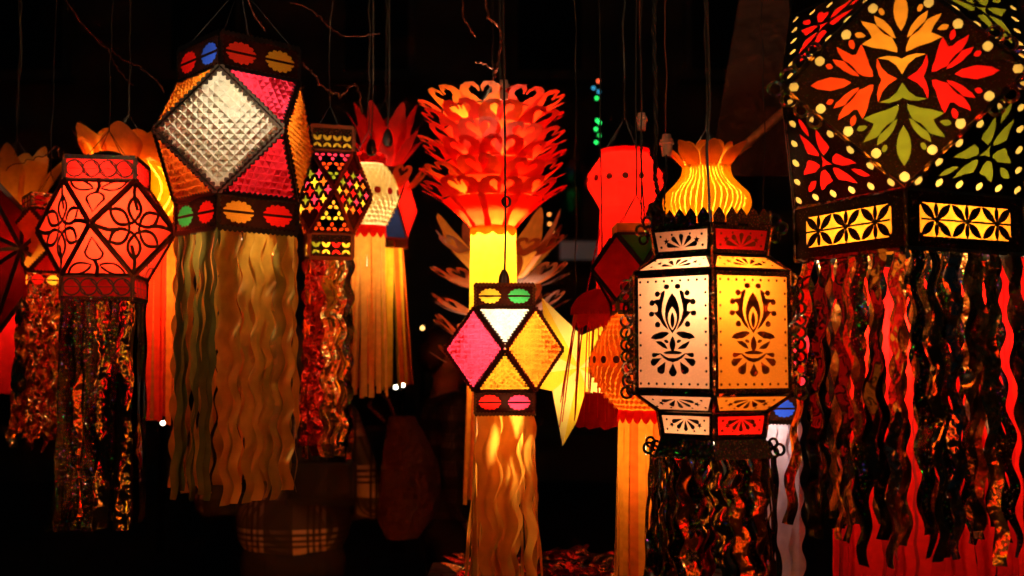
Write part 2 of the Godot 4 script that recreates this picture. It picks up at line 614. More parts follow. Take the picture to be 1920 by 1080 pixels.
# petals bent outward from a stem
func petal_tris(flat: PackedVector2Array, L: float, r0: float, y0: float, az: float, e0: float, e1: float, cup := 0.0) -> PackedVector3Array:
	var n := 24
	var rad := [r0]
	var hy := [y0]
	for i in n:
		var e := lerpf(e0, e1, (i + 0.5) / n)
		rad.append(rad[i] + cos(e) * L / n)
		hy.append(hy[i] + sin(e) * L / n)
	var dir := Vector3(sin(az), 0, cos(az))
	var tg := Vector3(cos(az), 0, -sin(az))
	var out := PackedVector3Array()
	for p in flat:
		var s := clampf(p.y / L, 0.0, 1.0) * n
		var i := mini(int(s), n - 1)
		var r := lerpf(rad[i], rad[i + 1], s - i)
		var y := lerpf(hy[i], hy[i + 1], s - i)
		out.append(dir * (r - cup * p.x * p.x / L) + tg * p.x + Vector3(0, y, 0))
	return out

func smooth_poly(p: Array, sub := 3) -> PackedVector2Array:
	var out := PackedVector2Array()
	var n := p.size()
	for i in n:
		var a: Vector2 = p[(i - 1 + n) % n]
		var b: Vector2 = p[i]
		var c: Vector2 = p[(i + 1) % n]
		var d: Vector2 = p[(i + 2) % n]
		for k in sub:
			out.append(b.cubic_interpolate(c, a, d, float(k) / sub))
	return out

func hook_outline() -> PackedVector2Array:
	var h := [Vector2(0.055, 0.70), Vector2(0.118, 0.78), Vector2(0.14, 0.862), Vector2(0.10, 0.912), Vector2(0.052, 0.88), Vector2(0.02, 0.80), Vector2(0.012, 0.91), Vector2(0.06, 0.985), Vector2(0.14, 1.0),
		Vector2(0.215, 0.95), Vector2(0.25, 0.84), Vector2(0.25, 0.68), Vector2(0.22, 0.46), Vector2(0.16, 0.22), Vector2(0.11, 0.0)]
	var p := [Vector2(0, 0.62)]
	p.append_array(h)
	for i in range(h.size() - 1, -1, -1): p.append(Vector2(-h[i].x, h[i].y))
	return smooth_poly(p, 3)

func loop_outline() -> PackedVector2Array:     # single curled hook
	return smooth_poly([Vector2(0.02, 0.6), Vector2(0.10, 0.72), Vector2(0.11, 0.86), Vector2(0.04, 0.93), Vector2(-0.03, 0.86), Vector2(-0.05, 0.76), Vector2(-0.11, 0.85), Vector2(-0.06, 0.97), Vector2(0.06, 1.0), Vector2(0.17, 0.93), Vector2(0.20, 0.78), Vector2(0.14, 0.5), Vector2(0.1, 0.2), Vector2(0.06, 0), Vector2(-0.06, 0), Vector2(-0.06, 0.25), Vector2(-0.04, 0.45)], 3)

func leaf_outline(w := 0.5) -> PackedVector2Array:
	return smooth_poly([Vector2(-w * 0.28, 0), Vector2(-w * 0.46, 0.3), Vector2(-w * 0.5, 0.52), Vector2(-w * 0.3, 0.78), Vector2(0, 1.0), Vector2(w * 0.3, 0.78), Vector2(w * 0.5, 0.52), Vector2(w * 0.46, 0.3), Vector2(w * 0.28, 0)], 3)

func round_outline(w := 0.7) -> PackedVector2Array:
	return smooth_poly([Vector2(-w * 0.34, 0), Vector2(-w * 0.45, 0.4), Vector2(-w * 0.5, 0.72), Vector2(-w * 0.33, 0.93), Vector2(0, 1.0), Vector2(w * 0.33, 0.93), Vector2(w * 0.5, 0.72), Vector2(w * 0.45, 0.4), Vector2(w * 0.34, 0)], 3)

func petal_ring(t: Node3D, called: String, outline: PackedVector2Array, count: int, L: float, r0: float, y0: float, e0: float, e1: float, mats: Array, o := {}) -> void:
	var flat := fill([moved(outline, 0, Vector2.ZERO, L)], L / 26.0)
	for i in count:
		var az: float = TAU * (i + float(o.get("phase", 0.0))) / count + rnd(-1, 1) * float(o.get("jit", 0.04))
		var de := rnd(-1, 1) * float(o.get("ejit", 0.06))
		put(t, called, petal_tris(flat, L, r0, y0, az, e0 + de, e1 + de * 1.5, o.get("cup", 0.4)), M[mats[rng.randi_range(0, mats.size() - 1)]])

func scallop_skirt(parent: Node, called: String, r: float, y0: float, y1: float, count: int, m: Material, flare := 0.0) -> void:
	var rows := [PackedVector3Array(), PackedVector3Array()]
	var per := 5
	for i in count * per:
		var a := TAU * i / (count * per)
		var n := Vector3(sin(a), 0, cos(a))
		var k := 0.6 + 0.4 * absf(sin(PI * i / per))
		rows[0].append(n * r + Vector3(0, y0, 0))
		rows[1].append(n * (r + flare) + Vector3(0, lerpf(y0, y1, k), 0))
	add_mesh(parent, called, grid_mesh(rows, true), m)

# round paper lantern: turned body, ring of dots, red collars, fringe cylinder. prof in metres about the body's middle
func round_lantern(t: Node3D, prof: Array, sides: int, paper: Material, o: Dictionary) -> void:
	add_mesh(t, "paper_body", grid_mesh(lathe_rows(prof, sides, PI / sides), true, true), paper)
	if o.has("dots"):
		var d: Array = o.dots     # count, y, radius of dot, material
		for i in int(d[0]):
			var a: float = TAU * (i + 0.5) / d[0]
			var r := 0.0
			for j in prof.size() - 1:
				if (prof[j].y - d[1]) * (prof[j + 1].y - d[1]) <= 0 and absf(prof[j].y - prof[j + 1].y) > 1e-6:
					r = maxf(r, lerpf(prof[j].x, prof[j + 1].x, (d[1] - prof[j].y) / (prof[j + 1].y - prof[j].y)))
			var n := Vector3(sin(a), 0, cos(a))
			var f := {"o": n * (r + 0.005) + Vector3(0, d[1], 0), "x": Vector3(n.z, 0, -n.x), "y": Vector3.UP, "n": n}
			put(t, "dot", lift(f, tri2(circle(Vector2.ZERO, d[2], 12)), 0.0), M[d[3]])
	if o.has("scales"):          # rows of small overlapping paper scales
		var sc: Array = o.scales  # rows, per ring, material
		var tr := PackedVector3Array()
		for j in int(sc[0]):
			var y := lerpf(prof[1].y, prof[prof.size() - 2].y, (j + 0.5) / sc[0])
			var r := 0.0
			for q in prof.size() - 1:
				if (prof[q].y - y) * (prof[q + 1].y - y) <= 0 and absf(prof[q].y - prof[q + 1].y) > 1e-6:
					r = maxf(r, lerpf(prof[q].x, prof[q + 1].x, (y - prof[q].y) / (prof[q + 1].y - prof[q].y)))
			for i in int(sc[1]):
				var a: float = TAU * (i + 0.5 * (j % 2)) / sc[1]
				var n := Vector3(sin(a), 0.25, cos(a)).normalized()
				var x := Vector3(cos(a), 0, -sin(a))
				var f := {"o": Vector3(sin(a) * (r + 0.003), y, cos(a) * (r + 0.003)), "x": x, "y": n.cross(x), "n": n}
				var wd: float = TAU * r / sc[1] * 0.5
				tr.append_array(lift(f, tri2(circle(Vector2.ZERO, wd, 8)), 0.0))
		var so := put(t, "paper_scales", tr, M[sc[2]])
		so.set_meta("kind", "stuff")
	for c in o.get("collars", []):   # r, y0, y1, count, material, flare
		scallop_skirt(t, "collar", c[0], c[1], c[2], c[3], M[c[4]], c[5] if c.size() > 5 else 0.0)
	if o.has("fringe"):
		var g: Array = o.fringe   # r, y, length, count, mats, options
		var op: Dictionary = g[5] if g.size() > 5 else {}
		var base := {"twist": 0.15, "drift": 0.012, "side": 0.006, "phase_var": 3.0, "cup": 0.06, "segs": 12}
		base.merge(op, true)
		tassel(t, round_rim(g[0], g[1], g[3], 0.002), g[2], TAU * g[0] / g[3] * float(op.get("cover", 1.06)), op.get("amp", 0.0), op.get("wl", 0.05), g[4], base)

# vase lantern: ribbed bulging body, petals on top, fringe below
func vase_lantern(t: Node3D, prof: Array, ribs: int, paper: Material, o: Dictionary) -> void:
	var twist: float = o.get("twist", 0.0)
	var y_hi: float = prof[0].y
	var y_lo: float = prof[prof.size() - 1].y
	for i in ribs:
		var rows := []
		for j in 15:
			var y := lerpf(y_hi, y_lo, j / 14.0)
			var r := 0.0
			for q in prof.size() - 1:
				if (prof[q].y - y) * (prof[q + 1].y - y) <= 1e-12:
					r = lerpf(prof[q].x, prof[q + 1].x, clampf((y - prof[q].y) / (prof[q + 1].y - prof[q].y), 0, 1)); break
			var row := PackedVector3Array()
			for c in 3:
				var a := TAU * (i + (c - 1) * 0.46) / ribs + twist * sin(PI * j / 14.0)
				var rr := r + (0.0045 if c == 1 else 0.0)
				row.append(Vector3(sin(a) * rr, y, cos(a) * rr))
			rows.append(row)
		add_mesh(t, "rib", grid_mesh(rows), paper)
	var inner := []
	for p in prof: inner.append(Vector2(p.x * 0.93, p.y))
	add_mesh(t, "inner_paper", grid_mesh(lathe_rows(inner, 24), true), M[o.get("inner", "paper_amber")])
	if o.has("petals"):
		var p: Array = o.petals     # count, length, r0, y0, e0, e1, mats, width
		petal_ring(t, "petal", leaf_outline(p[7]), p[0], p[1], p[2], p[3], p[4], p[5], p[6], {"jit": 0.03})
	if o.has("crown"):
		var c: Array = o.crown
		petal_ring(t, "crown_petal", round_outline(c[7]), c[0], c[1], c[2], c[3], c[4], c[5], c[6], {"jit": 0.02, "phase": 0.5})
	if o.has("fringe"):
		var g: Array = o.fringe
		var op: Dictionary = g[5] if g.size() > 5 else {}
		var base := {"twist": 0.12, "drift": 0.01, "side": 0.004, "phase_var": 3.0, "cup": 0.05, "segs": 12}
		base.merge(op, true)
		tassel(t, round_rim(g[0], g[1], g[3], 0.002), g[2], TAU * g[0] / g[3] * 1.06, 0.0, 0.05, g[4], base)

# star lantern of raised triangular facets
func star_lantern(t: Node3D, R: float, r: float, depth: float, points: int, turn: float, mats: Array, edge: Material, ew: float) -> void:
	var rim := []
	for i in points * 2:
		var a := PI * i / points + turn
		var q := R if i % 2 == 0 else r
		rim.append(Vector3(cos(a) * q, sin(a) * q, 0))
	for s in [1, -1]:
		var c := Vector3(0, 0, depth * s)
		for i in points * 2:
			var b: Vector3 = rim[(i + 1) % (points * 2)]
			put(t, "facet", PackedVector3Array([c, rim[i], b]), M[mats[(i + (0 if s > 0 else 1)) % mats.size()]])
			if edge:
				var lift_ := Vector3(0, 0, 0.003 * s)
				put(t, "edge_strip", bar(c + lift_, rim[i] + lift_, ew, Vector3(0, 0, 1)), edge)
				if s > 0: put(t, "edge_strip", bar(rim[i] + lift_, b + lift_, ew * 1.2, Vector3(0, 0, 1)), edge)

func bar(a: Vector3, b: Vector3, w: float, n: Vector3) -> PackedVector3Array:
	var d := (b - a)
	var s := d.cross(n).normalized()
	var u := s.cross(d).normalized()
	return box_tris((a + b) * 0.5, Vector3(d.length() * 0.5, w * 0.5, w * 0.25), Basis(d.normalized(), s, u))

# ------------------------------------------------------------------ the lanterns
func big_foil_lantern() -> void:
	var d := 2.5
	var s := d / F
	var a := 163.0 * s
	var t := thing("foil_lantern", "large faceted lantern with silver diamond, pink, red and orange foil panels and wavy olive ribbons", "lantern", at(445, 266, d), deg_to_rad(29) + facing(445), "faceted foil lanterns")
	var hh := 113.0 * s
	var ch := 62.0 * s
	foil_lantern(t, a, hh, ch, {"upper0": "foil_pink", "lower0": "foil_crimson", "diamond3": "foil_silver", "upper3": "foil_marigold", "lower3": "foil_tangerine", "diamond0": "foil_marigold",
		"upper1": "foil_crimson", "lower1": "foil_gold", "diamond1": "foil_pink", "upper2": "foil_gold", "lower2": "foil_tangerine", "diamond2": "foil_crimson"},
		{"top0": ["glitter_salmon", "glitter_yellow"], "top3": ["glitter_red", "glitter_blue"], "bottom0": ["glitter_amber", "glitter_red"], "bottom3": ["glitter_green", "glitter_red"]}, {"turn_d": PI / 4, "cell": 0.082, "emboss": 0.042, "silver": "lower3"})
	bulb(t, Vector3(-a * 0.24, hh * 0.60, a * 0.48), 0.032, Color(1, 0.84, 0.62))
	bulb(t, Vector3(0, -hh - ch * 1.1, 0), 0.012, Color(1, 0.64, 0.32), 0.014)
	hang(t, hh + ch + a * 0.75, a * 0.62)
	var rim := square_rim(a * 0.5, -hh - ch + 0.004, 7, 0.006)
	var mixes := [["satin_gold", "satin_gold", "satin_olive", "satin_olive"], ["satin_gold", "satin_olive"], ["satin_gold", "satin_amber"], ["satin_green", "satin_olive", "satin_green"]]
	for k in 4:
		tassel(t, rim.slice(k * 7, k * 7 + 7), 490.0 * s, 24.0 * s, 5.4 * s, 74.0 * s, mixes[k], {"twist": 0.7, "drift": 0.02, "side": 0.016, "phase_var": 0.6, "len_var": 0.05, "kink": 0.24, "cup": 0.18})
	tassel(t, square_rim(a * 0.38, -hh - ch + 0.004, 2, 0.02), 480.0 * s, 24.0 * s, 5.4 * s, 74.0 * s, ["satin_gold", "copper_smooth"], {"twist": 0.9, "drift": 0.02, "side": 0.02, "phase_var": 1.5, "len_var": 0.06, "kink": 0.3})

func small_foil_lantern() -> void:
	var d := 2.02
	var s := d / F
	var a := 109.0 * s
	var t := thing("foil_lantern", "small faceted lantern with pink and orange diamonds hanging from black cord and holder", "lantern", at(945, 655, d), deg_to_rad(1) + facing(945), "faceted foil lanterns")
	var hh := 76.0 * s
	var ch := 42.0 * s
	foil_lantern(t, a, hh, ch, {"upper0": "foil_silver", "lower0": "foil_gold", "diamond3": "foil_pink", "diamond0": "foil_marigold", "upper3": "foil_gold", "lower3": "foil_crimson", "upper1": "foil_tangerine", "lower1": "foil_crimson",
		"diamond1": "foil_pink", "upper2": "foil_pink", "lower2": "foil_gold", "diamond2": "foil_crimson"},
		{"top0": ["glitter_yellow", "glitter_green"], "bottom0": ["glitter_red", "glitter_pink"], "top1": ["glitter_red", "glitter_amber"]}, {"trim": "trim_brown", "cell": 0.085, "emboss": 0.045, "turn": PI / 4, "turn_d": 0.0, "edge": "trim_maroon"})
	bulb(t, Vector3(0, hh * 0.45, a * 0.22), 0.020, Color(1, 0.82, 0.58), 0.014)
	bulb(t, Vector3(0, -hh - ch * 1.3, 0), 0.024, Color(1, 0.78, 0.5), 0.012)
	# flex, knot and bakelite holder
	var up := POLE_Y - t.position.y
	var pts := []
	for i in 26:
		var y := lerpf(128.0 * s, up, i / 25.0)
		pts.append(Vector3(rnd(-0.0012, 0.0012) + 0.003 * sin(i * 0.4), y, rnd(-0.001, 0.001)))
	add_mesh(t, "cord", tube_mesh(pts, 0.0021, 6), M.cord)
	for k in 2:
		var lp := []
		for i in 15:
			var q := TAU * i / 14.0
			lp.append(Vector3(0.004 + cos(q) * 0.008 * (1 - k * 0.3), 278.0 * s + sin(q) * 0.010, 0.004 + 0.003 * sin(q * 2 + k)))
		add_mesh(t, "cord_knot", tube_mesh(lp, 0.0015, 5), M.cord)
	add_mesh(t, "bulb_holder", grid_mesh(lathe_rows([Vector2(0.003, 150 * s), Vector2(0.006, 146 * s), Vector2(0.0095, 138 * s), Vector2(0.011, 128 * s), Vector2(0.0105, 118 * s), Vector2(0.012, 114 * s), Vector2(0.012, 100 * s)], 14), true), M.black_plastic)
	for k in 4:
		var q := PI / 4 + k * PI / 2
		add_mesh(t, "sling_string", tube_mesh([Vector3(0, 122 * s, 0), Vector3(sin(q) * a * 0.68, hh + ch, cos(q) * a * 0.68)], 0.0007, 4), M.cord)
	tassel(t, square_rim(a * 0.5, -hh - ch + 0.003, 5, 0.004), 345.0 * s, 21.0 * s, 6.2 * s, 92.0 * s, ["satin_amber"], {"twist": 0.7, "drift": 0.022, "side": 0.02, "phase_var": 0.5, "len_var": 0.06, "kink": 0.32, "cup": 0.2})
	tassel(t, square_rim(a * 0.36, -hh - ch + 0.003, 3, 0.01), 340.0 * s, 21.0 * s, 6.2 * s, 92.0 * s, ["satin_amber"], {"twist": 0.8, "drift": 0.02, "side": 0.02, "phase_var": 1.5, "len_var": 0.08, "kink": 0.15})

func hidden_foil_lantern() -> void:     # behind the diya lantern: only its foot and lilac ribbons show
	var d := 2.55
	var s := d / F
	var a := 104.0 * s
	var t := thing("foil_lantern", "faceted lantern with lilac wavy ribbons hanging behind the oil-lamp lantern", "lantern", at(1438, 662, d), facing(1438) + 0.06, "faceted foil lanterns")
	var hh := 76.0 * s
	var ch := 50.0 * s
	var films := {}
	var names := ["foil_gold", "foil_pink", "foil_marigold", "foil_crimson"]
	for k in 4:
		films["upper" + str(k)] = names[k]; films["lower" + str(k)] = "foil_gold"; films["diamond" + str(k)] = names[(k + 1) % 4]
	foil_lantern(t, a, hh, ch, films, {"bottom0": ["glitter_amber", "glitter_blue"], "bottom1": ["glitter_blue", "glitter_red"]}, {"cell": 0.09})
	bulb(t, Vector3(0, 0, 0), 0.02)
	bulb(t, Vector3(0, -hh - ch * 1.2, 0), 0.012, Color(1, 0.85, 0.7), 0.012)
	hang(t, hh + ch + a * 0.7, a * 0.6)
	tassel(t, square_rim(a * 0.5, -hh - ch + 0.003, 5, 0.004), 380.0 * s, 24.0 * s, 4.0 * s, 60.0 * s, ["satin_lilac"], {"twist": 0.3, "drift": 0.012, "side": 0.01, "phase_var": 0.8})

func unlit_foil_lantern() -> void:
	var d := 2.3
	var s := d / F
	var a := 84.0 * s
	var t := thing("foil_lantern", "unlit dark red and green panelled lantern with gold paper collar beside red round lantern", "lantern", at(1194, 505, d), facing(1194) + deg_to_rad(8), "faceted foil lanterns")
	for e in kandil_panels(a, 62 * s, 20 * s):
		var pn := node(t, e[0] + "_panel")
		var f: Dictionary = e[2]
		if e[0] == "top":
			put(pn, "paper_sheet", lift(f, fill([f.poly], 0.004)), M.paper_amber)
		else:
			put(pn, "paper_sheet", lift(f, fill([f.poly], 0.004)), M.paper_green if (e[0] == "upper" and e[1] == 0) or (e[0] == "diamond" and e[1] == 1) else M.paper_red)
			for i in f.poly.size():
				put(pn, "edge_strip", lift(f, stroke(PackedVector2Array([f.poly[i], f.poly[(i + 1) % f.poly.size()]]), 8 * s), 0.002 + 0.0003 * i), M.trim_black)
	hang(t, 62 * s + 20 * s + a * 0.7, a * 0.6)

func flower_lines(f: Dictionary, u: float) -> PackedVector3Array:
	var tr := PackedVector2Array()
	var w := u * 0.075
	tr.append_array(stroke(star2(Vector2.ZERO, u * 0.15, 6, 0.75), w, true))
	var out := PackedVector3Array()
	out.append_array(lift(f, tr, 0.0020))
	for i in 6:
		var a := TAU * i / 6.0 + PI / 6
		var p := leaf(Vector2(u * 0.15, 0), Vector2(u * 0.66, 0), u * 0.30, 0.0, 8, 0.85)
		out.append_array(lift(f, stroke(moved(p, a, Vector2.ZERO), w, true), 0.0022 + i * 0.0001))
	for i in 4:
		var a := TAU * i / 4.0 + (0.18 if i % 2 == 0 else -0.18)
		var e := Vector2(u * (0.98 if i % 2 == 0 else 0.93), 0).rotated(TAU * i / 4.0)
		var st := PackedVector2Array()
		for k in 9:
			var q := k / 8.0
			st.append(Vector2(u * 0.38, 0).rotated(a).lerp(e, q) + Vector2(0, sin(q * PI) * u * 0.05).rotated(a))
		out.append_array(lift(f, stroke(st, w * 1.1), 0.0030 + i * 0.0001))
	return out

func red_cut_lantern() -> void:
	var d := 2.7
	var s := d / F
	var a := 124.0 * s
	var t := thing("cutout_lantern", "salmon red lantern with black flower cutouts and dark holographic ribbons", "lantern", at(200, 434, d), deg_to_rad(-13) + facing(200), "cutout paper lanterns")
	var hh := 87.0 * s
	var ch := 42.0 * s
	for e in kandil_panels(a, hh, ch):
		var kind: String = e[0]
		var f: Dictionary = e[2]
		var pn := node(t, "collar_panel" if kind in ["top", "bottom"] else kind + "_panel")
		put(pn, "glitter_sheet", lift(f, fill([f.poly], a / 12.0)), M.glitter_red if kind in ["top", "bottom"] else M.glitter_salmon)
		var n: int = f.poly.size()
		var w := a * (0.045 if kind == "diamond" else 0.032)
		for i in n:
			put(pn, "edge_strip", lift(f, stroke(PackedVector2Array([f.poly[i], f.poly[(i + 1) % n]]), w * 2), 0.0012 + 0.0002 * i), M.trim_brown)
		var lines := PackedVector3Array()
		if kind == "diamond":
			lines = flower_lines(f, a * 0.70)
			for i in 4:
				put(pn, "trim_strip", scallop(f, f.poly[i], f.poly[(i + 1) % 4], 0.0, a * 0.055, a * 0.05, 0.0034 + 0.0002 * i), M.trim_maroon)
		elif kind in ["top", "bottom"]:
			for i in 4:
				var c := Vector2((i - 1.5) * a * 0.235, 0)
				lines.append_array(lift(f, stroke(circle(c, ch * 0.36, 16), a * 0.024, true), 0.0022 + i * 0.0001))
				lines.append_array(lift(f, stroke(PackedVector2Array([c + Vector2(a * 0.03, ch * 0.3), c + Vector2(a * 0.12, 0), c + Vector2(a * 0.20, -ch * 0.3)]), a * 0.022), 0.0028 + i * 0.0001))
			lines.append_array(lift(f, stroke(PackedVector2Array([Vector2(-a * 0.46, 0), Vector2(a * 0.46, 0)]), a * 0.012), 0.0034))
			put(pn, "glitter_band", lift(f, stroke(PackedVector2Array([Vector2(-a * 0.5, ch * (0.5 if kind == "top" else -0.5)), Vector2(a * 0.5, ch * (0.5 if kind == "top" else -0.5))]), ch * 0.2), 0.0040), M.black_foil)
		else:
			var g := 1.0 if kind == "lower" else -1.0     # towards the apex
			var w2 := a * 0.034
			lines.append_array(lift(f, stroke(drop(Vector2(0, a * 0.36 * g), Vector2(0, -a * 0.02 * g), a * 0.25), w2, true), 0.0022))
			for sg in [-1, 1]:
				lines.append_array(lift(f, stroke(leaf(Vector2(sg * a * 0.06, -a * 0.10 * g), Vector2(sg * a * 0.40, -a * 0.26 * g), a * 0.17, sg * g * a * 0.02, 8), w2, true), 0.0026 + 0.0002 * sg))
			lines.append_array(lift(f, stroke(PackedVector2Array([Vector2(0, -a * 0.02 * g), Vector2(a * 0.025, -a * 0.14 * g), Vector2(-a * 0.01, -a * 0.30 * g)]), w2 * 1.6), 0.0032))
		put(pn, "cutout_lines", lines, M.line_brown)
	bulb(t, Vector3(a * 0.20, hh * 0.12, a * 0.49), 0.040, Color(1, 0.78, 0.5))
	bulb(t, Vector3(-a * 0.05, hh + ch * 0.2, a * 0.2), 0.022, Color(1, 0.78, 0.5), 0.012)
	add_mesh(t, "lamp_cap", grid_mesh(lathe_rows([Vector2(4, 152), Vector2(16, 150), Vector2(28, 145), Vector2(34, 138), Vector2(36, 126)].map(func(v): return v * s), 20), true), M.black_plastic)
	hang(t, hh + ch + a * 0.5, a * 0.5)
	tassel(t, square_rim(a * 0.5, -hh - ch + 0.003, 6, 0.003), 420.0 * s, 26.0 * s, 2.0 * s, 110.0 * s, ["black_foil", "black_foil", "black_mirror"], {"twist": 0.35, "drift": 0.02, "side": 0.02, "phase_var": 1.0, "len_var": 0.02, "kink": 0.28, "cup": 0.25})
	tassel(t, square_rim(a * 0.42, -hh - ch + 0.003, 5, 0.01), 405.0 * s, 26.0 * s, 2.0 * s, 110.0 * s, ["black_foil", "copper_smooth", "black_foil"], {"twist": 0.6, "drift": 0.02, "side": 0.02, "phase_var": 1.0, "len_var": 0.03, "kink": 0.3, "cup": 0.2})

# holes of a three-petalled flower
func trefoil(c: Vector2, r: float, m: Material, turn := 0.0) -> Array:
	var out := []
	for i in 3:
		var a := TAU * i / 3.0 + PI / 2 + turn
		out.append([leaf(c + Vector2(r * 0.12, 0).rotated(a), c + Vector2(r, 0).rotated(a), r * 0.62), m])
	return out

func patterned_lantern() -> void:
	var d := 2.95
	var s := d / F
	var a := 79.0 * s
	var t := thing("cutout_lantern", "black foil lantern with small red, yellow and green cutout flowers and gold ribbons", "lantern", at(617, 366, d), deg_to_rad(7) + facing(617), "cutout paper lanterns")
	var hh := 76.0 * s
	var ch := 46.0 * s
	for e in kandil_panels(a, hh, ch):
		var kind: String = e[0]
		var f: Dictionary = e[2]
		var holes := []
		var pn := node(t, "collar_panel" if kind in ["top", "bottom"] else kind + "_panel")
		if kind == "diamond":
			var odd: bool = e[1] == 3
			for iy in range(-4, 5):
				for ix in range(-3, 4):
					var c := Vector2((ix + 0.5 * (absi(iy) % 2)) * a * 0.26, iy * a * 0.20)
					if absf(c.x) / (a * 0.707) + absf(c.y) / hh > 0.80: continue
					var m: Material = M[["film_red", "film_yellow", "film_olive", "film_orange", "film_pink"][posmod(ix * 2 + iy, 5)]]
					holes.append([star2(c, a * (0.13 if odd else 0.115), 4, 0.38), m])
		elif kind in ["top", "bottom"]:
			for i in 4:
				var c := Vector2((i - 1.5) * a * 0.23, -ch * 0.06)
				var m: Material = M[["film_olive", "film_yellow", "film_red", "film_yellow"][i]] if kind == "bottom" else M.film_yellow
				for sg in [-1, 1]:
					holes.append([leaf(c + Vector2(0, -ch * 0.02), c + Vector2(sg * a * 0.095, ch * 0.22), a * 0.075), m])
					holes.append([leaf(c + Vector2(0, -ch * 0.10), c + Vector2(sg * a * 0.095, -ch * 0.28), a * 0.06), m])
		else:
			var g := 1.0 if kind == "lower" else -1.0
			for row in 3:
				var cnt := 3 - row
				for i in cnt:
					var c := Vector2((i - (cnt - 1) * 0.5) * a * 0.29, (-a * 0.22 + row * a * 0.27) * g)
					holes.append_array(trefoil(c, a * 0.135, M[["film_flame", "film_yellow", "film_amber"][row]] if kind == "lower" else M[["film_pink", "film_flame", "film_olive"][row]], 0.0 if g > 0 else PI))
		cut_panel(pn, f, holes, M.brown_glitter if kind in ["top", "bottom"] else M.black_sheet, a / 90.0, "flower_petal", 0.0008)
		var n: int = f.poly.size()
		for i in n:
			put(pn, "edge_strip", lift(f, stroke(PackedVector2Array([f.poly[i], f.poly[(i + 1) % n]]), a * 0.085), 0.0010 + 0.0002 * i), M.trim_copper)
		if kind == "diamond":
			for i in 4:
				put(pn, "trim_strip", scallop(f, f.poly[i], f.poly[(i + 1) % 4], 0.0, a * 0.09, a * 0.10, 0.0022 + 0.0002 * i), M.trim_maroon)
	bulb(t, Vector3(0.01, 0.01, a * 0.1), 0.022, Color(1, 0.85, 0.6), 0.016)
	bulb(t, Vector3(0, -hh - ch * 1.2, 0), 0.02, Color(1, 0.72, 0.4), 0.012)
	hang(t, hh + ch + a * 0.6, a * 0.5)
	for k in 2:
		tassel(t, square_rim(a * (0.5 - 0.12 * k), -hh - ch + 0.003, 6 - k, 0.004), (372.0 - 20.0 * k) * s, 15.0 * s, 5.0 * s, 58.0 * s, ["gold_smooth", "copper_smooth", "black_foil", "gold_smooth", "gold_foil", "red_foil"], {"twist": 0.7, "drift": 0.02, "side": 0.015, "phase_var": 0.8, "len_var": 0.10, "kink": 0.35, "cup": 0.2})

# arm of the big flower, pointing along +x, in photograph pixels
func flower_arm() -> Array:
	var two := smooth_poly([Vector2(52, 8), Vector2(58, 30), Vector2(64, 52), Vector2(73, 72), Vector2(82, 53), Vector2(98, 60), Vector2(118, 72), Vector2(108, 48), Vector2(88, 24), Vector2(70, 12)], 2)
	var out := [PackedVector2Array([Vector2(9, 0), Vector2(26, 11), Vector2(37, 24), Vector2(44, 43), Vector2(46, 26), Vector2(42, 10), Vector2(37, 0), Vector2(42, -10), Vector2(46, -26), Vector2(44, -43), Vector2(37, -24), Vector2(26, -11)]),
		leaf(Vector2(92, 0), Vector2(168, 0), 26), two, mirrored(two), leaf(Vector2(78, 10), Vector2(126, 48), 17, 2.0), mirrored(leaf(Vector2(78, 10), Vector2(126, 48), 17, 2.0)),
		leaf(Vector2(87, 64), Vector2(93, 84), 11, 0, 6, 0.6), mirrored(leaf(Vector2(87, 64), Vector2(93, 84), 11, 0, 6, 0.6)), leaf(Vector2(125, 31), Vector2(139, 38), 10, 0, 6, 0.6), mirrored(leaf(Vector2(125, 31), Vector2(139, 38), 10, 0, 6, 0.6))]
	return out

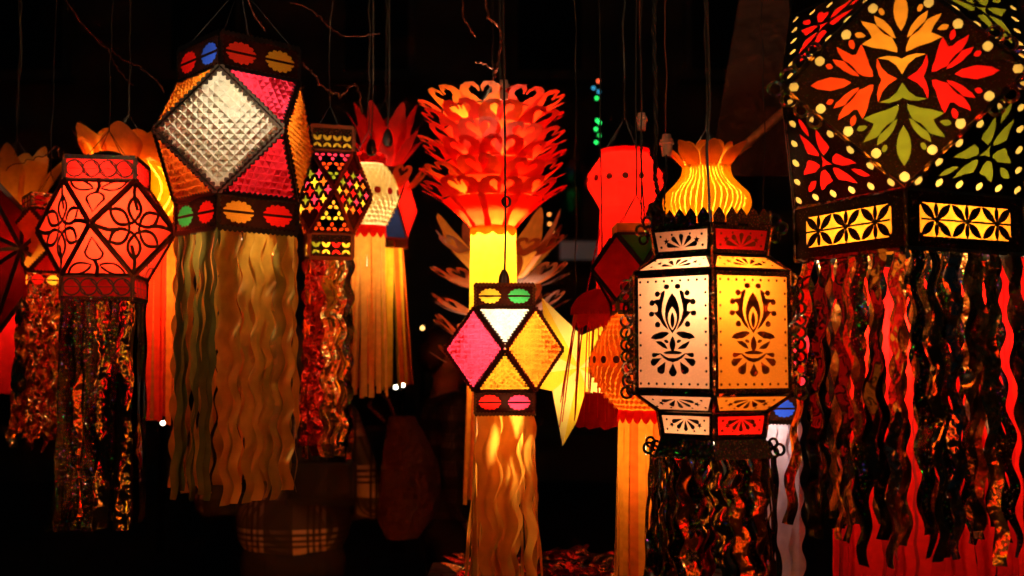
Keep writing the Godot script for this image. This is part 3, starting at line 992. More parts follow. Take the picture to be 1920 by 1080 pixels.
func right_lantern() -> void:
	var d := 1.9
	var s := d / F
	var a := 0.2645
	var t := thing("cutout_lantern", "large black holographic lantern with four coloured flower arms, yellow dots and long foil ribbons", "lantern", at(1692, 195, d), deg_to_rad(-45) + facing(1692), "cutout paper lanterns")
	var hh := 0.176
	var ch := 0.096
	var arm := flower_arm()
	var q := 2.4 * s
	for e in kandil_panels(a, hh, ch):
		var kind: String = e[0]
		var f: Dictionary = e[2]
		var holes := []
		var pn := node(t, "collar_panel" if kind in ["top", "bottom"] else kind + "_panel")
		if kind == "diamond":
			var cols := ["film_red", "film_yellow", "film_orange", "film_olive"]
			for k in 4:
				for p in arm:
					holes.append([moved(p, PI / 2 * k, Vector2.ZERO, s * 0.90), M["film_red" if k == 0 else "film_amber" if k == 1 else "film_flame" if k == 2 else "film_olive"]])
			for k in 4:
				var c0 := Vector2(a * 0.707 * 0.90, 0).rotated(PI / 2 * k)
				var c1 := Vector2(a * 0.707 * 0.90, 0).rotated(PI / 2 * (k + 1))
				c0.y *= hh / (a * 0.707); c1.y *= hh / (a * 0.707)
				for i in 5 - (1 if true else 0):
					holes.append([circle(c0.lerp(c1, i / 4.0), 8.2 * s, 14), M.film_lemon, "dot_window"])
		elif kind in ["top", "bottom"]:
			var wx := a * 0.385
			var wy := ch * 0.27
			holes.append([PackedVector2Array([Vector2(-wx, -wy * 0.8), Vector2(-wx * 0.94, -wy), Vector2(wx * 0.94, -wy), Vector2(wx, -wy * 0.8), Vector2(wx, wy * 0.8), Vector2(wx * 0.94, wy), Vector2(-wx * 0.94, wy), Vector2(-wx, wy * 0.8)]), M.film_amber, "window_film"])
			for i in 3:
				var c := Vector2((i - 1.0) * wx * 0.667, 0)
				for an in [0.62, PI - 0.62, PI + 0.62, -0.62]:
					put(pn, "cut_motif", lift(f, tri2(leaf(c + Vector2.RIGHT.rotated(an) * wy * 0.12, c + Vector2(cos(an) * wx * 0.40, sin(an) * wy * 1.75), wy * 0.58, 0, 8)), 0.0008 + 0.0002 * i), M.black_sheet)
				for sy in [-1, 1]:
					put(pn, "cut_motif", lift(f, tri2(leaf(c + Vector2(0, wy * 0.1 * sy), c + Vector2(0, wy * 1.1 * sy), wy * 0.40, 0, 8)), 0.0016), M.black_sheet)
				put(pn, "cut_motif", lift(f, tri2(circle(c, wy * 0.2, 10)), 0.0022), M.black_sheet)
			put(pn, "cut_bar", lift(f, stroke(PackedVector2Array([Vector2(-wx, 0), Vector2(wx, 0)]), wy * 0.13), 0.0026), M.black_sheet)
		else:
			var g := 1.0 if kind == "lower" else -1.0
			var m: Material = M.film_red if e[1] % 2 == 0 else M.film_olive
			var h3 := a * 0.82
			var vs := [Vector2(-a * 0.42, -h3 * 0.275 * g), Vector2(a * 0.42, -h3 * 0.275 * g), Vector2(0, h3 * 0.54 * g)]
			for i in 3:
				for k in 5:
					holes.append([circle(vs[i].lerp(vs[(i + 1) % 3], k / 5.0), 7.4 * s, 12), M.film_lemon, "dot_window"])
			for i in 3:
				var an := TAU * i / 3.0 + (PI / 2 if g > 0 else -PI / 2)
				for sg in [-1, 1]:
					var two := smooth_poly([Vector2(18, 8 * sg), Vector2(30, 34 * sg), Vector2(52, 30 * sg), Vector2(78, 26 * sg), Vector2(56, 12 * sg), Vector2(34, 5 * sg)], 2)
					holes.append([moved(two, an, Vector2.ZERO, s * 0.84), m])
				holes.append([moved(leaf(Vector2(66, 4), Vector2(112, 4), 15), an, Vector2.ZERO, s * 0.84), m])
			holes.append([star2(Vector2.ZERO, 15 * s, 3, 0.35, 0.0 if g > 0 else PI), m])
		cut_panel(pn, f, holes, M.black_sheet, q, "petal", 0.0012)
		var n2: int = f.poly.size()
		for i in n2:
			put(pn, "edge_strip", lift(f, stroke(PackedVector2Array([f.poly[i], f.poly[(i + 1) % n2]]), 7 * s), 0.0012 + 0.0003 * i), M.black_mirror)
		if kind == "diamond":     # ring trims stand out from the side corners
			for sd in [-1, 1]:
				for i in 7:
					var c := Vector2(sd * (a * 0.707 + 13 * s), 0) if false else Vector2(sd * a * 0.707, 0).lerp(Vector2(0, hh * (1 if i > 3 else -1)), absf(i - 3) / 9.0) + Vector2(sd * 12 * s, 0)
					put(pn, "trim_ring", lift(f, stroke(circle(c, 12 * s, 14), 6 * s, true), 0.0), M.black_foil)
	bulb(t, Vector3(0, -hh * 0.15, 0), 0.030, Color(1, 0.80, 0.5), 0.025)
	bulb(t, Vector3(0, -hh - ch * 0.5, 0), 0.05, Color(1, 0.66, 0.34), 0.016)
	hang(t, hh + ch + a * 0.4, a * 0.5, 4, 0.002)
	var op := {"twist": 0.5, "drift": 0.03, "side": 0.03, "phase_var": 0.9, "len_var": 0.09, "kink": 0.38, "cup": 0.2}
	tassel(t, square_rim(a * 0.5, -hh - ch + 0.01, 6, 0.008), 560.0 * s, 27.0 * s, 8.0 * s, 92.0 * s, ["black_foil", "black_mirror", "black_foil", "silver_smooth", "gold_smooth", "gold_smooth"], op)
	tassel(t, square_rim(a * 0.44, -hh - ch + 0.01, 4, 0.02), 540.0 * s, 25.0 * s, 8.0 * s, 92.0 * s, ["gold_smooth", "copper_smooth", "black_foil", "black_mirror"], op)
	tassel(t, square_rim(a * 0.36, -hh - ch + 0.01, 3, 0.02), 530.0 * s, 22.0 * s, 8.0 * s, 92.0 * s, ["gold_smooth", "copper_smooth", "gold_foil"], op)

# ------------------------------------------------------------------ the oil-lamp lantern
func diya_motif() -> Array:      # in photograph pixels about the panel's middle, y up
	var out := []
	var P := func(x: float, y: float) -> Vector2: return Vector2(x - 1263.0, 626.0 - y)
	# flame: ring and core
	out.append([leaf(P.call(1263, 628), P.call(1263, 556), 27, 0, 8, 0.8), leaf(P.call(1263, 622), P.call(1263, 580), 16, 0, 8, 0.8)])
	out.append([leaf(P.call(1263, 620), P.call(1263, 590), 8, 0, 6)])
	for sg in [-1, 1]:
		var X := func(x: float, y: float) -> Vector2: return Vector2((x - 1263.0) * sg, 626.0 - y)
		out.append([smooth_poly([X.call(1276, 552), X.call(1284, 556), X.call(1286, 566), X.call(1298, 572 - 3), X.call(1291, 578), X.call(1290, 588), X.call(1297, 590), X.call(1289, 600), X.call(1284, 606), X.call(1279, 614), X.call(1270, 622), X.call(1279, 602), X.call(1282, 586), X.call(1279, 568)], 2)])
		for c in [[1273, 545], [1290, 557], [1300, 573], [1301, 593], [1290, 612]]:
			out.append([circle(X.call(c[0], c[1]), 5.2, 10)])
		out.append([leaf(X.call(1269, 627), X.call(1303, 636), 12, 0, 8, 0.6)])
		out.append([leaf(X.call(1272, 656), X.call(1294, 642), 8, -2.0)])
		out.append([leaf(X.call(1270, 644), X.call(1279, 640), 6)])
		var k := 0
		for e in [[1301, 667], [1303, 682], [1288, 699]]:
			var b: Vector2 = [X.call(1284, 664), X.call(1283, 672), X.call(1276, 678)][k]
			out.append([drop(b, X.call(e[0], e[1]), [9.0, 13.0, 15.0][k])])
			k += 1
	out.append([leaf(P.call(1263, 662), P.call(1263, 633), 11, 0, 8)])
	out.append([drop(P.call(1263, 680), P.call(1263, 704), 15)])
	out.append([smooth_poly([P.call(1240, 662), P.call(1246, 672), P.call(1263, 679), P.call(1280, 672), P.call(1286, 662), P.call(1276, 669), P.call(1263, 672), P.call(1250, 669)], 2)])
	out.append([circle(P.call(1263, 662), 17, 14, 3.2)])
	return out

func fan_motif(w: float, h: float) -> Array:
	var out := []
	for i in 5:
		var a := PI * (i + 0.5) / 5.0
		out.append(drop(Vector2(0, -h * 0.38) + Vector2(cos(a), sin(a) * 0.9) * h * 0.12, Vector2(0, -h * 0.38) + Vector2(cos(a) * 1.25, sin(a)) * h * 0.72, h * 0.26))
	for sg in [-1, 1]:
		out.append(star2(Vector2(sg * w * 0.30, 0), h * 0.19))
		out.append(circle(Vector2(sg * w * 0.41, h * 0.26), h * 0.07, 8))
		out.append(circle(Vector2(sg * w * 0.41, -h * 0.28), h * 0.07, 8))
		out.append(circle(Vector2(sg * w * 0.18, h * 0.32), h * 0.06, 8))
	return out

func diya_lantern() -> void:
	var d := 1.9
	var s := d / F
	var t := thing("oil_lamp_lantern", "six-sided white and orange lantern printed with dark oil lamps, foil ribbons below", "lantern", at(1333, 628, d), facing(1333) + deg_to_rad(1.5))
	t.set_meta("group", "cutout paper lanterns")
	var R := 161.0 * s
	var motif := diya_motif()
	# levels: radius, y
	var lv := [[126.0, 196.0], [117.0, 142.0], [161.0, 112.0], [161.0, -107.0], [115.0, -140.0], [108.0, -186.0], [124.0, -224.0]]
	var papers := ["glitter_apricot", "glitter_red", "glitter_blush", "glitter_apricot", "glitter_red", "glitter_blush"]
	for b in 6:
		for k in 6:
			var a0 := TAU * k / 6.0
			var a1 := TAU * (k + 1) / 6.0
			var v := []
			for e in [[a0, b], [a1, b], [a1, b + 1], [a0, b + 1]]:
				v.append(Vector3(sin(e[0]) * lv[e[1]][0] * s, lv[e[1]][1] * s, cos(e[0]) * lv[e[1]][0] * s))
			var f := frame_of(v, Vector3.UP, Vector3(0, (v[0].y + v[2].y) * 0.5, 0))
			var pn := node(t, ["neck_panel", "shoulder_panel", "lamp_panel", "shoulder_panel", "neck_panel", "glitter_band"][b])
			if b == 5:
				put(pn, "glitter_sheet", lift(f, fill([f.poly], 6 * s)), M.brown_glitter if k % 2 == 0 else M.black_foil)
				continue
			var w: float = absf(f.poly[0].x) + absf(f.poly[1].x)
			var wmid := (absf(f.poly[0].x - f.poly[1].x) + absf(f.poly[2].x - f.poly[3].x)) * 0.5
			var h: float = absf(f.poly[0].y - f.poly[2].y)
			var inset := PackedVector2Array()
			var mx := 9.0 * s
			var my := (12.0 if b == 2 else 7.0) * s
			if b == 0: my = 9.0 * s
			for p in f.poly: inset.append(Vector2(signf(p.x) * (absf(p.x) - mx), signf(p.y) * (absf(p.y) - my)))
			var paper: String = papers[k] if b == 2 or b == 1 or b == 3 else ["glitter_red", "glitter_red", "glitter_blush", "glitter_red", "glitter_red", "glitter_blush"][k]
			put(pn, "paper_sheet", lift(f, fill([grown(inset, 2 * s)], h / 10.0), -0.0008), M[paper])
			put(pn, "frame", lift(f, fill([f.poly, inset], h / 40.0)), M.black_foil if k % 2 == 1 else M.brown_glitter)
			for i in 4:
				put(pn, "edge_strip", lift(f, stroke(PackedVector2Array([f.poly[i], f.poly[(i + 1) % 4]]), 4.5 * s), 0.0008 + 0.0002 * i), M.gold_foil if i % 2 == 1 else M.black_mirror)
			if b == 2:
				var sx := (wmid - 2 * mx) / s / 127.0
				for m in motif:
					var ps := []
					for p in m:
						var pp := PackedVector2Array()
						for z in p: pp.append(Vector2(z.x * sx * s, z.y * s))
						ps.append(pp)
					put(pn, "lamp_motif", lift(f, fill(ps, 1.3 * s), 0.0010), M.black_gloss if k % 2 == 1 else M.amber_gloss)
				var dots := PackedVector2Array()
				for i in 9:
					for sy in [-1, 1]:
						dots.append_array(tri2(circle(Vector2((i - 4) / 4.0 * (wmid * 0.5 - mx - 5 * s), sy * (h * 0.5 - my - 6 * s)), 2.6 * s, 8)))
				for i in range(1, 8):
					for sg in [-1, 1]:
						dots.append_array(tri2(circle(Vector2(sg * (wmid * 0.5 - mx - 5 * s), (i - 4) / 4.0 * (h * 0.5 - my - 6 * s)), 2.6 * s, 8)))
				var dd := put(pn, "dot_border", lift(f, dots, 0.0010), M.black_gloss if k % 2 == 1 else M.amber_gloss)
				dd.set_meta("kind", "stuff")
			else:
				var hh2: float = h - 2 * my
				for m in fan_motif(wmid - 2 * mx, hh2):
					put(pn, "cut_motif", lift(f, tri2(m) if b < 3 else tri2(moved(m, PI, Vector2.ZERO)), 0.0010), M.black_gloss if k % 2 == 1 else M.amber_gloss)
	# pointed crest round the top and rings down the side edges
	for k in 6:
		var a0 := TAU * k / 6.0
		var a1 := TAU * (k + 1) / 6.0
		var r: float = 126.0 * s
		var p0 := Vector3(sin(a0) * r, 196 * s, cos(a0) * r)
		var p1 := Vector3(sin(a1) * r, 196 * s, cos(a1) * r)
		var f := frame_of([p0, p1, p1 + Vector3(0, 0.03, 0) * 1.0, p0 + Vector3(0, 0.03, 0)], Vector3.UP, Vector3(0, 0.2, 0))
		for i in 5:
			var c := Vector2((i - 2) * 23.0 * s, -0.015)
			put(t, "crest_leaf", lift(f, tri2(PackedVector2Array([c + Vector2(-12, -4) * s, c + Vector2(12, -4) * s, c + Vector2(12.5, 14) * s, c + Vector2(6, 24) * s, c + Vector2(0, 31) * s, c + Vector2(-6, 24) * s, c + Vector2(-12.5, 14) * s])), rnd(-0.002, 0.004)), M.black_foil if k % 2 == 1 else M.brown_glitter)
		# rings at the corners
		var ca := Vector3(sin(a0), 0, cos(a0))
		for e in [[132.0, 206.0], [146.0, 190.0], [134.0, -206.0], [122.0, -212.0]]:
			var rf := {"o": ca * e[0] * s + Vector3(0, e[1] * s, 0), "x": ca, "y": Vector3.UP, "n": Vector3(ca.z, 0, -ca.x)}
			put(t, "corner_ring", ring_tris(rf, Vector2.ZERO, 12 * s, 7 * s, 2.0 * s), M.black_foil)
		if k != 0:
			for i in 10:
				for j in 2:
					var rf := {"o": ca * ((164.0 + j * 13.0) * s) + Vector3(0, (96.0 - i * 21.5 - j * 8.0) * s, 0), "x": ca, "y": Vector3.UP, "n": Vector3(ca.z, 0, -ca.x)}
					var tilt := rnd(-0.7, 0.7)
					rf.x = rf.x.rotated(Vector3.UP, tilt); rf.n = rf.n.rotated(Vector3.UP, tilt)
					put(t, "edge_ring", ring_tris(rf, Vector2.ZERO, 12.5 * s, 7.5 * s, 2.0 * s), M.black_foil if (i + j) % 4 else M.silver_foil)
	bulb(t, Vector3(0.006, 100 * s, 100 * s), 0.038, Color(1, 0.70, 0.38), 0.013)
	bulb(t, Vector3(0, -215 * s, 0), 0.016, Color(1, 0.70, 0.36), 0.014)
	hang(t, 175.0 * s, 0.0, 0, 0.0026, 0.005)
	for k in 3:
		tassel(t, round_rim((118.0 - 16.0 * k) * s, -222.0 * s, 26 - 4 * k, 0.01), (250.0 - 4.0 * k) * s, 23.0 * s, 5.5 * s, 58.0 * s, ["black_foil", "black_foil", "black_mirror", "copper_smooth", "red_foil", "black_foil"],
			{"twist": 0.9, "drift": 0.02, "side": 0.025, "phase_var": 1.4, "len_var": 0.08, "kink": 0.4, "cup": 0.22})

func ring_tris(f: Dictionary, c: Vector2, ro: float, ri: float, th: float) -> PackedVector3Array:
	var out := PackedVector3Array()
	var n := 16
	for i in n:
		var a := TAU * i / n
		var b := TAU * (i + 1) / n
		for z in [-1.0, 1.0]:
			var q := lift(f, PackedVector2Array([c + Vector2(cos(a), sin(a)) * ri, c + Vector2(cos(a), sin(a)) * ro, c + Vector2(cos(b), sin(b)) * ro, c + Vector2(cos(b), sin(b)) * ri]), z * th * 0.5)
			out.append_array(PackedVector3Array([q[0], q[1], q[2], q[0], q[2], q[3]]))
		for r in [ri, ro]:
			var lo := lift(f, PackedVector2Array([c + Vector2(cos(a), sin(a)) * r, c + Vector2(cos(b), sin(b)) * r]), -th * 0.5)
			var hi := lift(f, PackedVector2Array([c + Vector2(cos(a), sin(a)) * r, c + Vector2(cos(b), sin(b)) * r]), th * 0.5)
			out.append_array(PackedVector3Array([lo[0], lo[1], hi[1], lo[0], hi[1], hi[0]]))
	return out

# ------------------------------------------------------------------ paper lanterns
func pr(list: Array, s: float, mid: float) -> Array:     # [radius px, picture y] -> profile in metres about mid
	var out := []
	for e in list: out.append(Vector2(e[0] * s, (mid - e[1]) * s))
	return out

func lotus_lantern() -> void:
	var d := 3.0
	var s := d / F
	var t := thing("lotus_lantern", "tall red and orange paper lantern of curled heart petals on a yellow cylinder", "lantern", at(925, 330, d), 0.0, "lit paper lanterns")
	var out := PackedVector2Array()
	for v in hook_outline(): out.append(Vector2(v.x * 1.22, v.y))
	for i in 6:
		petal_ring(t, "petal", out, 9, 128.0 * s, 40 * s, (-100.0 + 33.0 * i) * s, 0.88, 0.50, ["paper_flame", "paper_flame", "paper_vermilion", "paper_vermilion", "paper_orange"] if i > 0 else ["paper_flame", "paper_vermilion"], {"phase": 0.5 * (i % 2) + 0.22, "jit": 0.035, "ejit": 0.05, "cup": 0.6})
	add_mesh(t, "yellow_cylinder", grid_mesh(lathe_rows(pr([[41, 425], [43, 432], [42, 440], [44, 520], [45, 640]], s, 330), 20), true), M.paper_yellow)
	scallop_skirt(t, "collar", 43 * s, -98 * s, -116 * s, 10, M.paper_amber, 0.002)
	tassel(t, round_rim(45 * s, -308 * s, 26, 0.002), 300 * s, TAU * 45 * s / 26 * 1.05, 0.0, 0.05, ["paper_amber", "paper_orange"], {"drift": 0.02, "segs": 10})
	bulb(t, Vector3(0, 95 * s, 0), 0.11)
	bulb(t, Vector3(0, 25 * s, 0), 0.20)
	bulb(t, Vector3(0, -60 * s, 0), 0.12)
	bulb(t, Vector3(0, -170 * s, 0), 0.022)
	bulb(t, Vector3(0, -330 * s, 0), 0.02)
	hang(t, 180 * s, 30 * s)

func pale_lotus() -> void:
	var d := 3.5
	var s := d / F
	var t := thing("lotus_lantern", "pale curled-petal lantern with a lit cream flame leaf behind the small faceted lantern", "lantern", at(938, 560, d), 0.4, "lit paper lanterns")
	for i in 5:
		petal_ring(t, "petal", hook_outline(), 10, 100 * s, 42 * s, (70.0 - 52.0 * i) * s, 0.2, 0.75, ["paper_dusk", "paper_dusk", "paper_lilac"], {"phase": 0.5 * (i % 2), "jit": 0.12, "ejit": 0.15})
	petal_ring(t, "flame_leaf", leaf_outline(0.36), 8, 150 * s, 40 * s, 40 * s, 0.75, 1.15, ["paper_honey", "paper_dusk"], {"jit": 0.08, "phase": 0.25, "ejit": 0.1})
	bulb(t, Vector3(0.045, 45 * s, -0.02), 0.024)
	hang(t, 190 * s, 40 * s)

func round_ones() -> void:
	# red round lantern
	var d := 3.1
	var s := d / F
	var t := thing("round_lantern", "bright red round paper lantern with a ring of dark dots and plain neck", "lantern", at(1172, 340, d), 0.1, "lit paper lanterns")
	round_lantern(t, pr([[43, 282], [45, 286], [45, 291], [53, 304], [70, 328], [72, 340], [70, 352], [57, 374], [50, 386], [47, 392], [49, 430], [53, 480], [55, 520]], s, 340), 22, M.paper_red, {
		"collars": [[46 * s, 59 * s, 50 * s, 30, "paper_red", 0.001]], "dots": [16, -1 * s, 6.2 * s, "dot_maroon"], "fringe": [55 * s, -178 * s, 260 * s, 30, ["paper_red"]]})
	bulb(t, Vector3(0, 5 * s, 0), 0.024)
	bulb(t, Vector3(0, -110 * s, 0), 0.02)
	hang(t, 120 * s, 43 * s)
	# cream round lantern
	d = 3.3
	s = d / F
	t = thing("round_lantern", "cream round lantern with maroon dots, red scalloped collars and long cream fringe", "lantern", at(690, 365, d), 0.2, "lit paper lanterns")
	round_lantern(t, pr([[27, 306], [33, 312], [46, 332], [55, 352], [57, 366], [54, 380], [44, 402], [34, 422], [32, 428]], s, 365), 14, M.paper_cream, {
		"dots": [14, 1 * s, 6.6 * s, "dot_red"], "scales": [14, 30, "paper_cream"],
		"collars": [[30 * s, 76 * s, 56 * s, 12, "paper_red", 0.004], [34 * s, -60 * s, -84 * s, 14, "paper_red", 0.002], [31 * s, 56 * s, 74 * s, 12, "paper_red", 0.006]],
		"fringe": [33 * s, -64 * s, 318 * s, 22, ["paper_honey"], {"drift": 0.03, "side": 0.012, "twist": 0.4}]})
	bulb(t, Vector3(0, 22 * s, 0.025), 0.03, Color(1, 0.85, 0.6))
	bulb(t, Vector3(0, -120 * s, 0), 0.012, Color(1, 0.75, 0.45))
	hang(t, 120 * s, 25 * s)
	# orange dotted lantern beside the diya lantern
	d = 2.35
	s = d / F
	t = thing("round_lantern", "orange scaled-paper lantern with dark dots, red collar and orange fringe behind oil-lamp lantern", "lantern", at(1207, 682, d), 0.1, "lit paper lanterns")
	round_lantern(t, pr([[44, 572], [56, 590], [82, 634], [98, 668], [101, 686], [94, 706], [72, 742], [50, 766], [46, 772]], s, 682), 14, M.paper_tangerine, {
		"dots": [22, 8 * s, 7.0 * s, "dot_maroon"], "scales": [18, 44, "paper_amber"],
		"collars": [[48 * s, -84 * s, -110 * s, 20, "paper_red", 0.004], [46 * s, 110 * s, 94 * s, 16, "paper_red", 0.006]],
		"fringe": [47 * s, -90 * s, 400 * s, 20, ["paper_amber", "paper_orange", "paper_amber"], {"drift": 0.02, "side": 0.006}]})
	bulb(t, Vector3(0, 0, 0), 0.032)
	bulb(t, Vector3(0, -150 * s, 0), 0.014)
	hang(t, 220 * s, 40 * s)
	# great red fringe behind the right-hand lantern
	d = 2.75
	s = d / F
	t = thing("fringe_lantern", "wide deep red paper lantern with full-length red fringe behind black holographic lantern", "lantern", at(1735, 470, d), 0.3, "lit paper lanterns")
	round_lantern(t, pr([[90, 250], [120, 280], [165, 350], [172, 400], [168, 450], [166, 480]], s, 470), 20, M.paper_deep_red, {
		"collars": [[170 * s, 0.0, -30 * s, 36, "paper_red", 0.006]],
		"fringe": [168 * s, -6 * s, 720 * s, 58, ["paper_deep_red", "paper_red"], {"drift": 0.02, "side": 0.01, "amp": 0.003, "wl": 0.09, "cover": 1.12, "phase_var": 0.6}]})
	bulb(t, Vector3(-80 * s, -150 * s, 0.10), 0.14)
	bulb(t, Vector3(10 * s, -400 * s, 0.0), 0.010)
	hang(t, 300 * s, 90 * s)

func vases() -> void:
	var d := 2.9
	var s := d / F
	var t := thing("vase_lantern", "glowing yellow ribbed vase lantern with pointed petal rim above oil-lamp lantern", "lantern", at(1325, 370, d), 0.0, "lit paper lanterns")
	vase_lantern(t, pr([[42, 312], [42, 322], [46, 334], [60, 350], [75, 364], [80, 378], [78, 392], [68, 408], [58, 420]], s, 370), 44, M.paper_yellow, {"twist": 0.10, "inner": "paper_yellow",
		"petals": [8, 66 * s, 41 * s, 52 * s, 1.05, 0.5, ["paper_amber", "paper_pale_orange"], 0.62], "crown": [11, 46 * s, 38 * s, 56 * s, 1.35, 1.2, ["paper_amber"], 0.62],
		"fringe": [56 * s, -48 * s, 240 * s, 26, ["paper_amber", "paper_orange"]]})
	bulb(t, Vector3(0, 6 * s, 0.025), 0.15)
	hang(t, 130 * s, 40 * s, 4, 0.0015)
	# behind the red cutout lantern
	d = 3.25
	s = d / F
	t = thing("vase_lantern", "yellow lotus-topped lantern with long orange-red fringe behind salmon red cutout lantern", "lantern", at(238, 362, d), 0.2, "lit paper lanterns")
	vase_lantern(t, pr([[72, 308], [74, 318], [86, 334], [96, 352], [98, 368], [92, 388], [84, 402], [80, 410]], s, 362), 24, M.paper_yellow, {"twist": 0.15, "inner": "paper_yellow",
		"petals": [8, 82 * s, 66 * s, 44 * s, 1.25, 0.95, ["paper_pale_orange", "paper_amber"], 0.9], "crown": [8, 60 * s, 60 * s, 50 * s, 1.4, 1.3, ["paper_amber"], 0.8],
		"fringe": [92 * s, -46 * s, 388 * s, 40, ["paper_orange", "paper_vermilion", "paper_orange"], {"drift": 0.012}]})
	bulb(t, Vector3(0.095, 0, 0.075), 0.22)
	bulb(t, Vector3(0, -150 * s, 0), 0.05)
	hang(t, 150 * s, 60 * s)
	# far left
	d = 3.4
	s = d / F
	t = thing("vase_lantern", "pale yellow leaf-petalled lantern with red fringe behind the dark red star", "lantern", at(28, 430, d), 0.25, "lit paper lanterns")
	vase_lantern(t, pr([[40, 384], [44, 396], [62, 420], [68, 440], [62, 462], [50, 480]], s, 430), 20, M.paper_amber, {"inner": "paper_orange",
		"petals": [9, 120 * s, 36 * s, 42 * s, 1.2, 0.85, ["paper_straw", "paper_straw"], 0.42], "crown": [7, 96 * s, 30 * s, 44 * s, 1.4, 1.2, ["paper_straw"], 0.4],
		"fringe": [64 * s, -50 * s, 262 * s, 30, ["paper_red", "paper_deep_red"]]})
	bulb(t, Vector3(0, 30 * s, 0), 0.007)
	bulb(t, Vector3(0, -110 * s, 0.0), 0.04)
	hang(t, 170 * s, 40 * s)

func petal_crowned() -> void:
	var d := 3.65
	var s := d / F
	var t := thing("crowned_lantern", "red panelled lantern under a crown of red flame petals behind cream round lantern", "lantern", at(722, 392, d), deg_to_rad(20) + facing(722), "lit paper lanterns")
	var a := 64.0 * s
	for e in kandil_panels(a, 58 * s, 16 * s):
		var f: Dictionary = e[2]
		var pn := node(t, e[0] + "_panel")
		put(pn, "paper_sheet", lift(f, fill([f.poly], 0.006)), M.trim_brown if e[0] in ["top", "bottom"] else (M.paper_navy if e[0] == "lower" and e[1] % 2 == 0 else M.paper_red))
		for i in f.poly.size():
			put(pn, "edge_strip", lift(f, stroke(PackedVector2Array([f.poly[i], f.poly[(i + 1) % f.poly.size()]]), 4 * s), 0.002 + 0.0003 * i), M.trim_maroon)
	petal_ring(t, "flame_petal", leaf_outline(0.34), 9, 125 * s, 26 * s, 76 * s, 1.35, 0.95, ["paper_red"], {"jit": 0.1, "ejit": 0.1})
	petal_ring(t, "flame_petal", leaf_outline(0.30), 8, 90 * s, 24 * s, 72 * s, 1.0, 0.7, ["paper_red"], {"jit": 0.1, "phase": 0.5, "ejit": 0.1})
	petal_ring(t, "curled_petal", hook_outline(), 7, 70 * s, 34 * s, 28 * s, 0.5, 0.9, ["paper_orange"], {"jit": 0.1})
	tassel(t, round_rim(33 * s, -62 * s, 20, 0.002), 275 * s, TAU * 33 * s / 20 * 1.05, 0.0, 0.05, ["paper_amber", "paper_orange", "paper_yellow"], {"drift": 0.05, "side": 0.02, "segs": 12})
	bulb(t, Vector3(0, 10 * s, 0), 0.03)
	bulb(t, Vector3(0, -110 * s, 0), 0.016)
	bulb(t, Vector3(0, 95 * s, 0), 0.008)
	hang(t, 210 * s, 20 * s)

func stars() -> void:
	var d := 2.9
	var s := d / F
	var t := thing("star_lantern", "dark red paper star with black edges beside salmon red cutout lantern", "lantern", at(24, 470, d), facing(24) + 0.25, "star lanterns")
	star_lantern(t, 182 * s, 78 * s, 52 * s, 5, deg_to_rad(-30), ["paper_deep_red", "paper_maroon"], M.trim_black, 7 * s)
	bulb(t, Vector3(0, 0, 0), 0.012)
	hang(t, 190 * s, 2 * s, 2)
	d = 2.75
	s = d / F
	t = thing("star_lantern", "glowing pale yellow glitter star beside small faceted lantern", "lantern", at(1080, 690, d), facing(1080) + 0.15, "star lanterns")
	star_lantern(t, 148 * s, 62 * s, 42 * s, 5, deg_to_rad(-100), ["glitter_yellow", "glitter_lemon"], null, 0)
	bulb(t, Vector3(0, 0, 0), 0.034, Color(1, 0.80, 0.5))
	hang(t, 150 * s, 2 * s, 2)

func gold_tassel_lantern() -> void:
	var d := 2.95
	var s := d / F
	var t := thing("foil_tassel_lantern", "small red and gold collared lantern with crumpled gold foil ribbons beside dark red star", "lantern", at(92, 455, d), facing(92) + 0.2, "lit paper lanterns")
	var a := 84.0 * s
	for e in kandil_panels(a, 58 * s, 30 * s):
		var f: Dictionary = e[2]
		var pn := node(t, e[0] + "_panel")
		if e[0] in ["top", "bottom"]:
			var holes := []
			for i in 3:
				for h in sticker_halves(Vector2((i - 1) * a * 0.31, 0), a * 0.13, 10 * s): holes.append([h, M[["film_red", "film_yellow", "film_amber"][i]], "sticker"])
			cut_panel(pn, f, holes, M.gold_foil, 1.5 * s, "sticker", 0.0008)
		else:
			put(pn, "paper_sheet", lift(f, fill([f.poly], 0.006)), M.paper_red if e[0] != "diamond" else M.paper_amber)
			trims(pn, f, 5 * s, 3 * s, 6 * s, M.trim_brown)
	bulb(t, Vector3(0, 30 * s, 0), 0.006)
	bulb(t, Vector3(0, -95 * s, 0), 0.02)
	hang(t, 130 * s, 40 * s)
	for k in 3:
		tassel(t, square_rim(a * (0.54 - 0.1 * k), -86 * s, 6 - k, 0.004), (300.0 - 12.0 * k) * s, 15.0 * s, 4.0 * s, 40.0 * s, ["gold_foil", "copper_foil", "gold_smooth"], {"twist": 1.3, "drift": 0.02, "side": 0.02, "phase_var": 2.0, "len_var": 0.18, "kink": 0.9, "cup": 0.3})

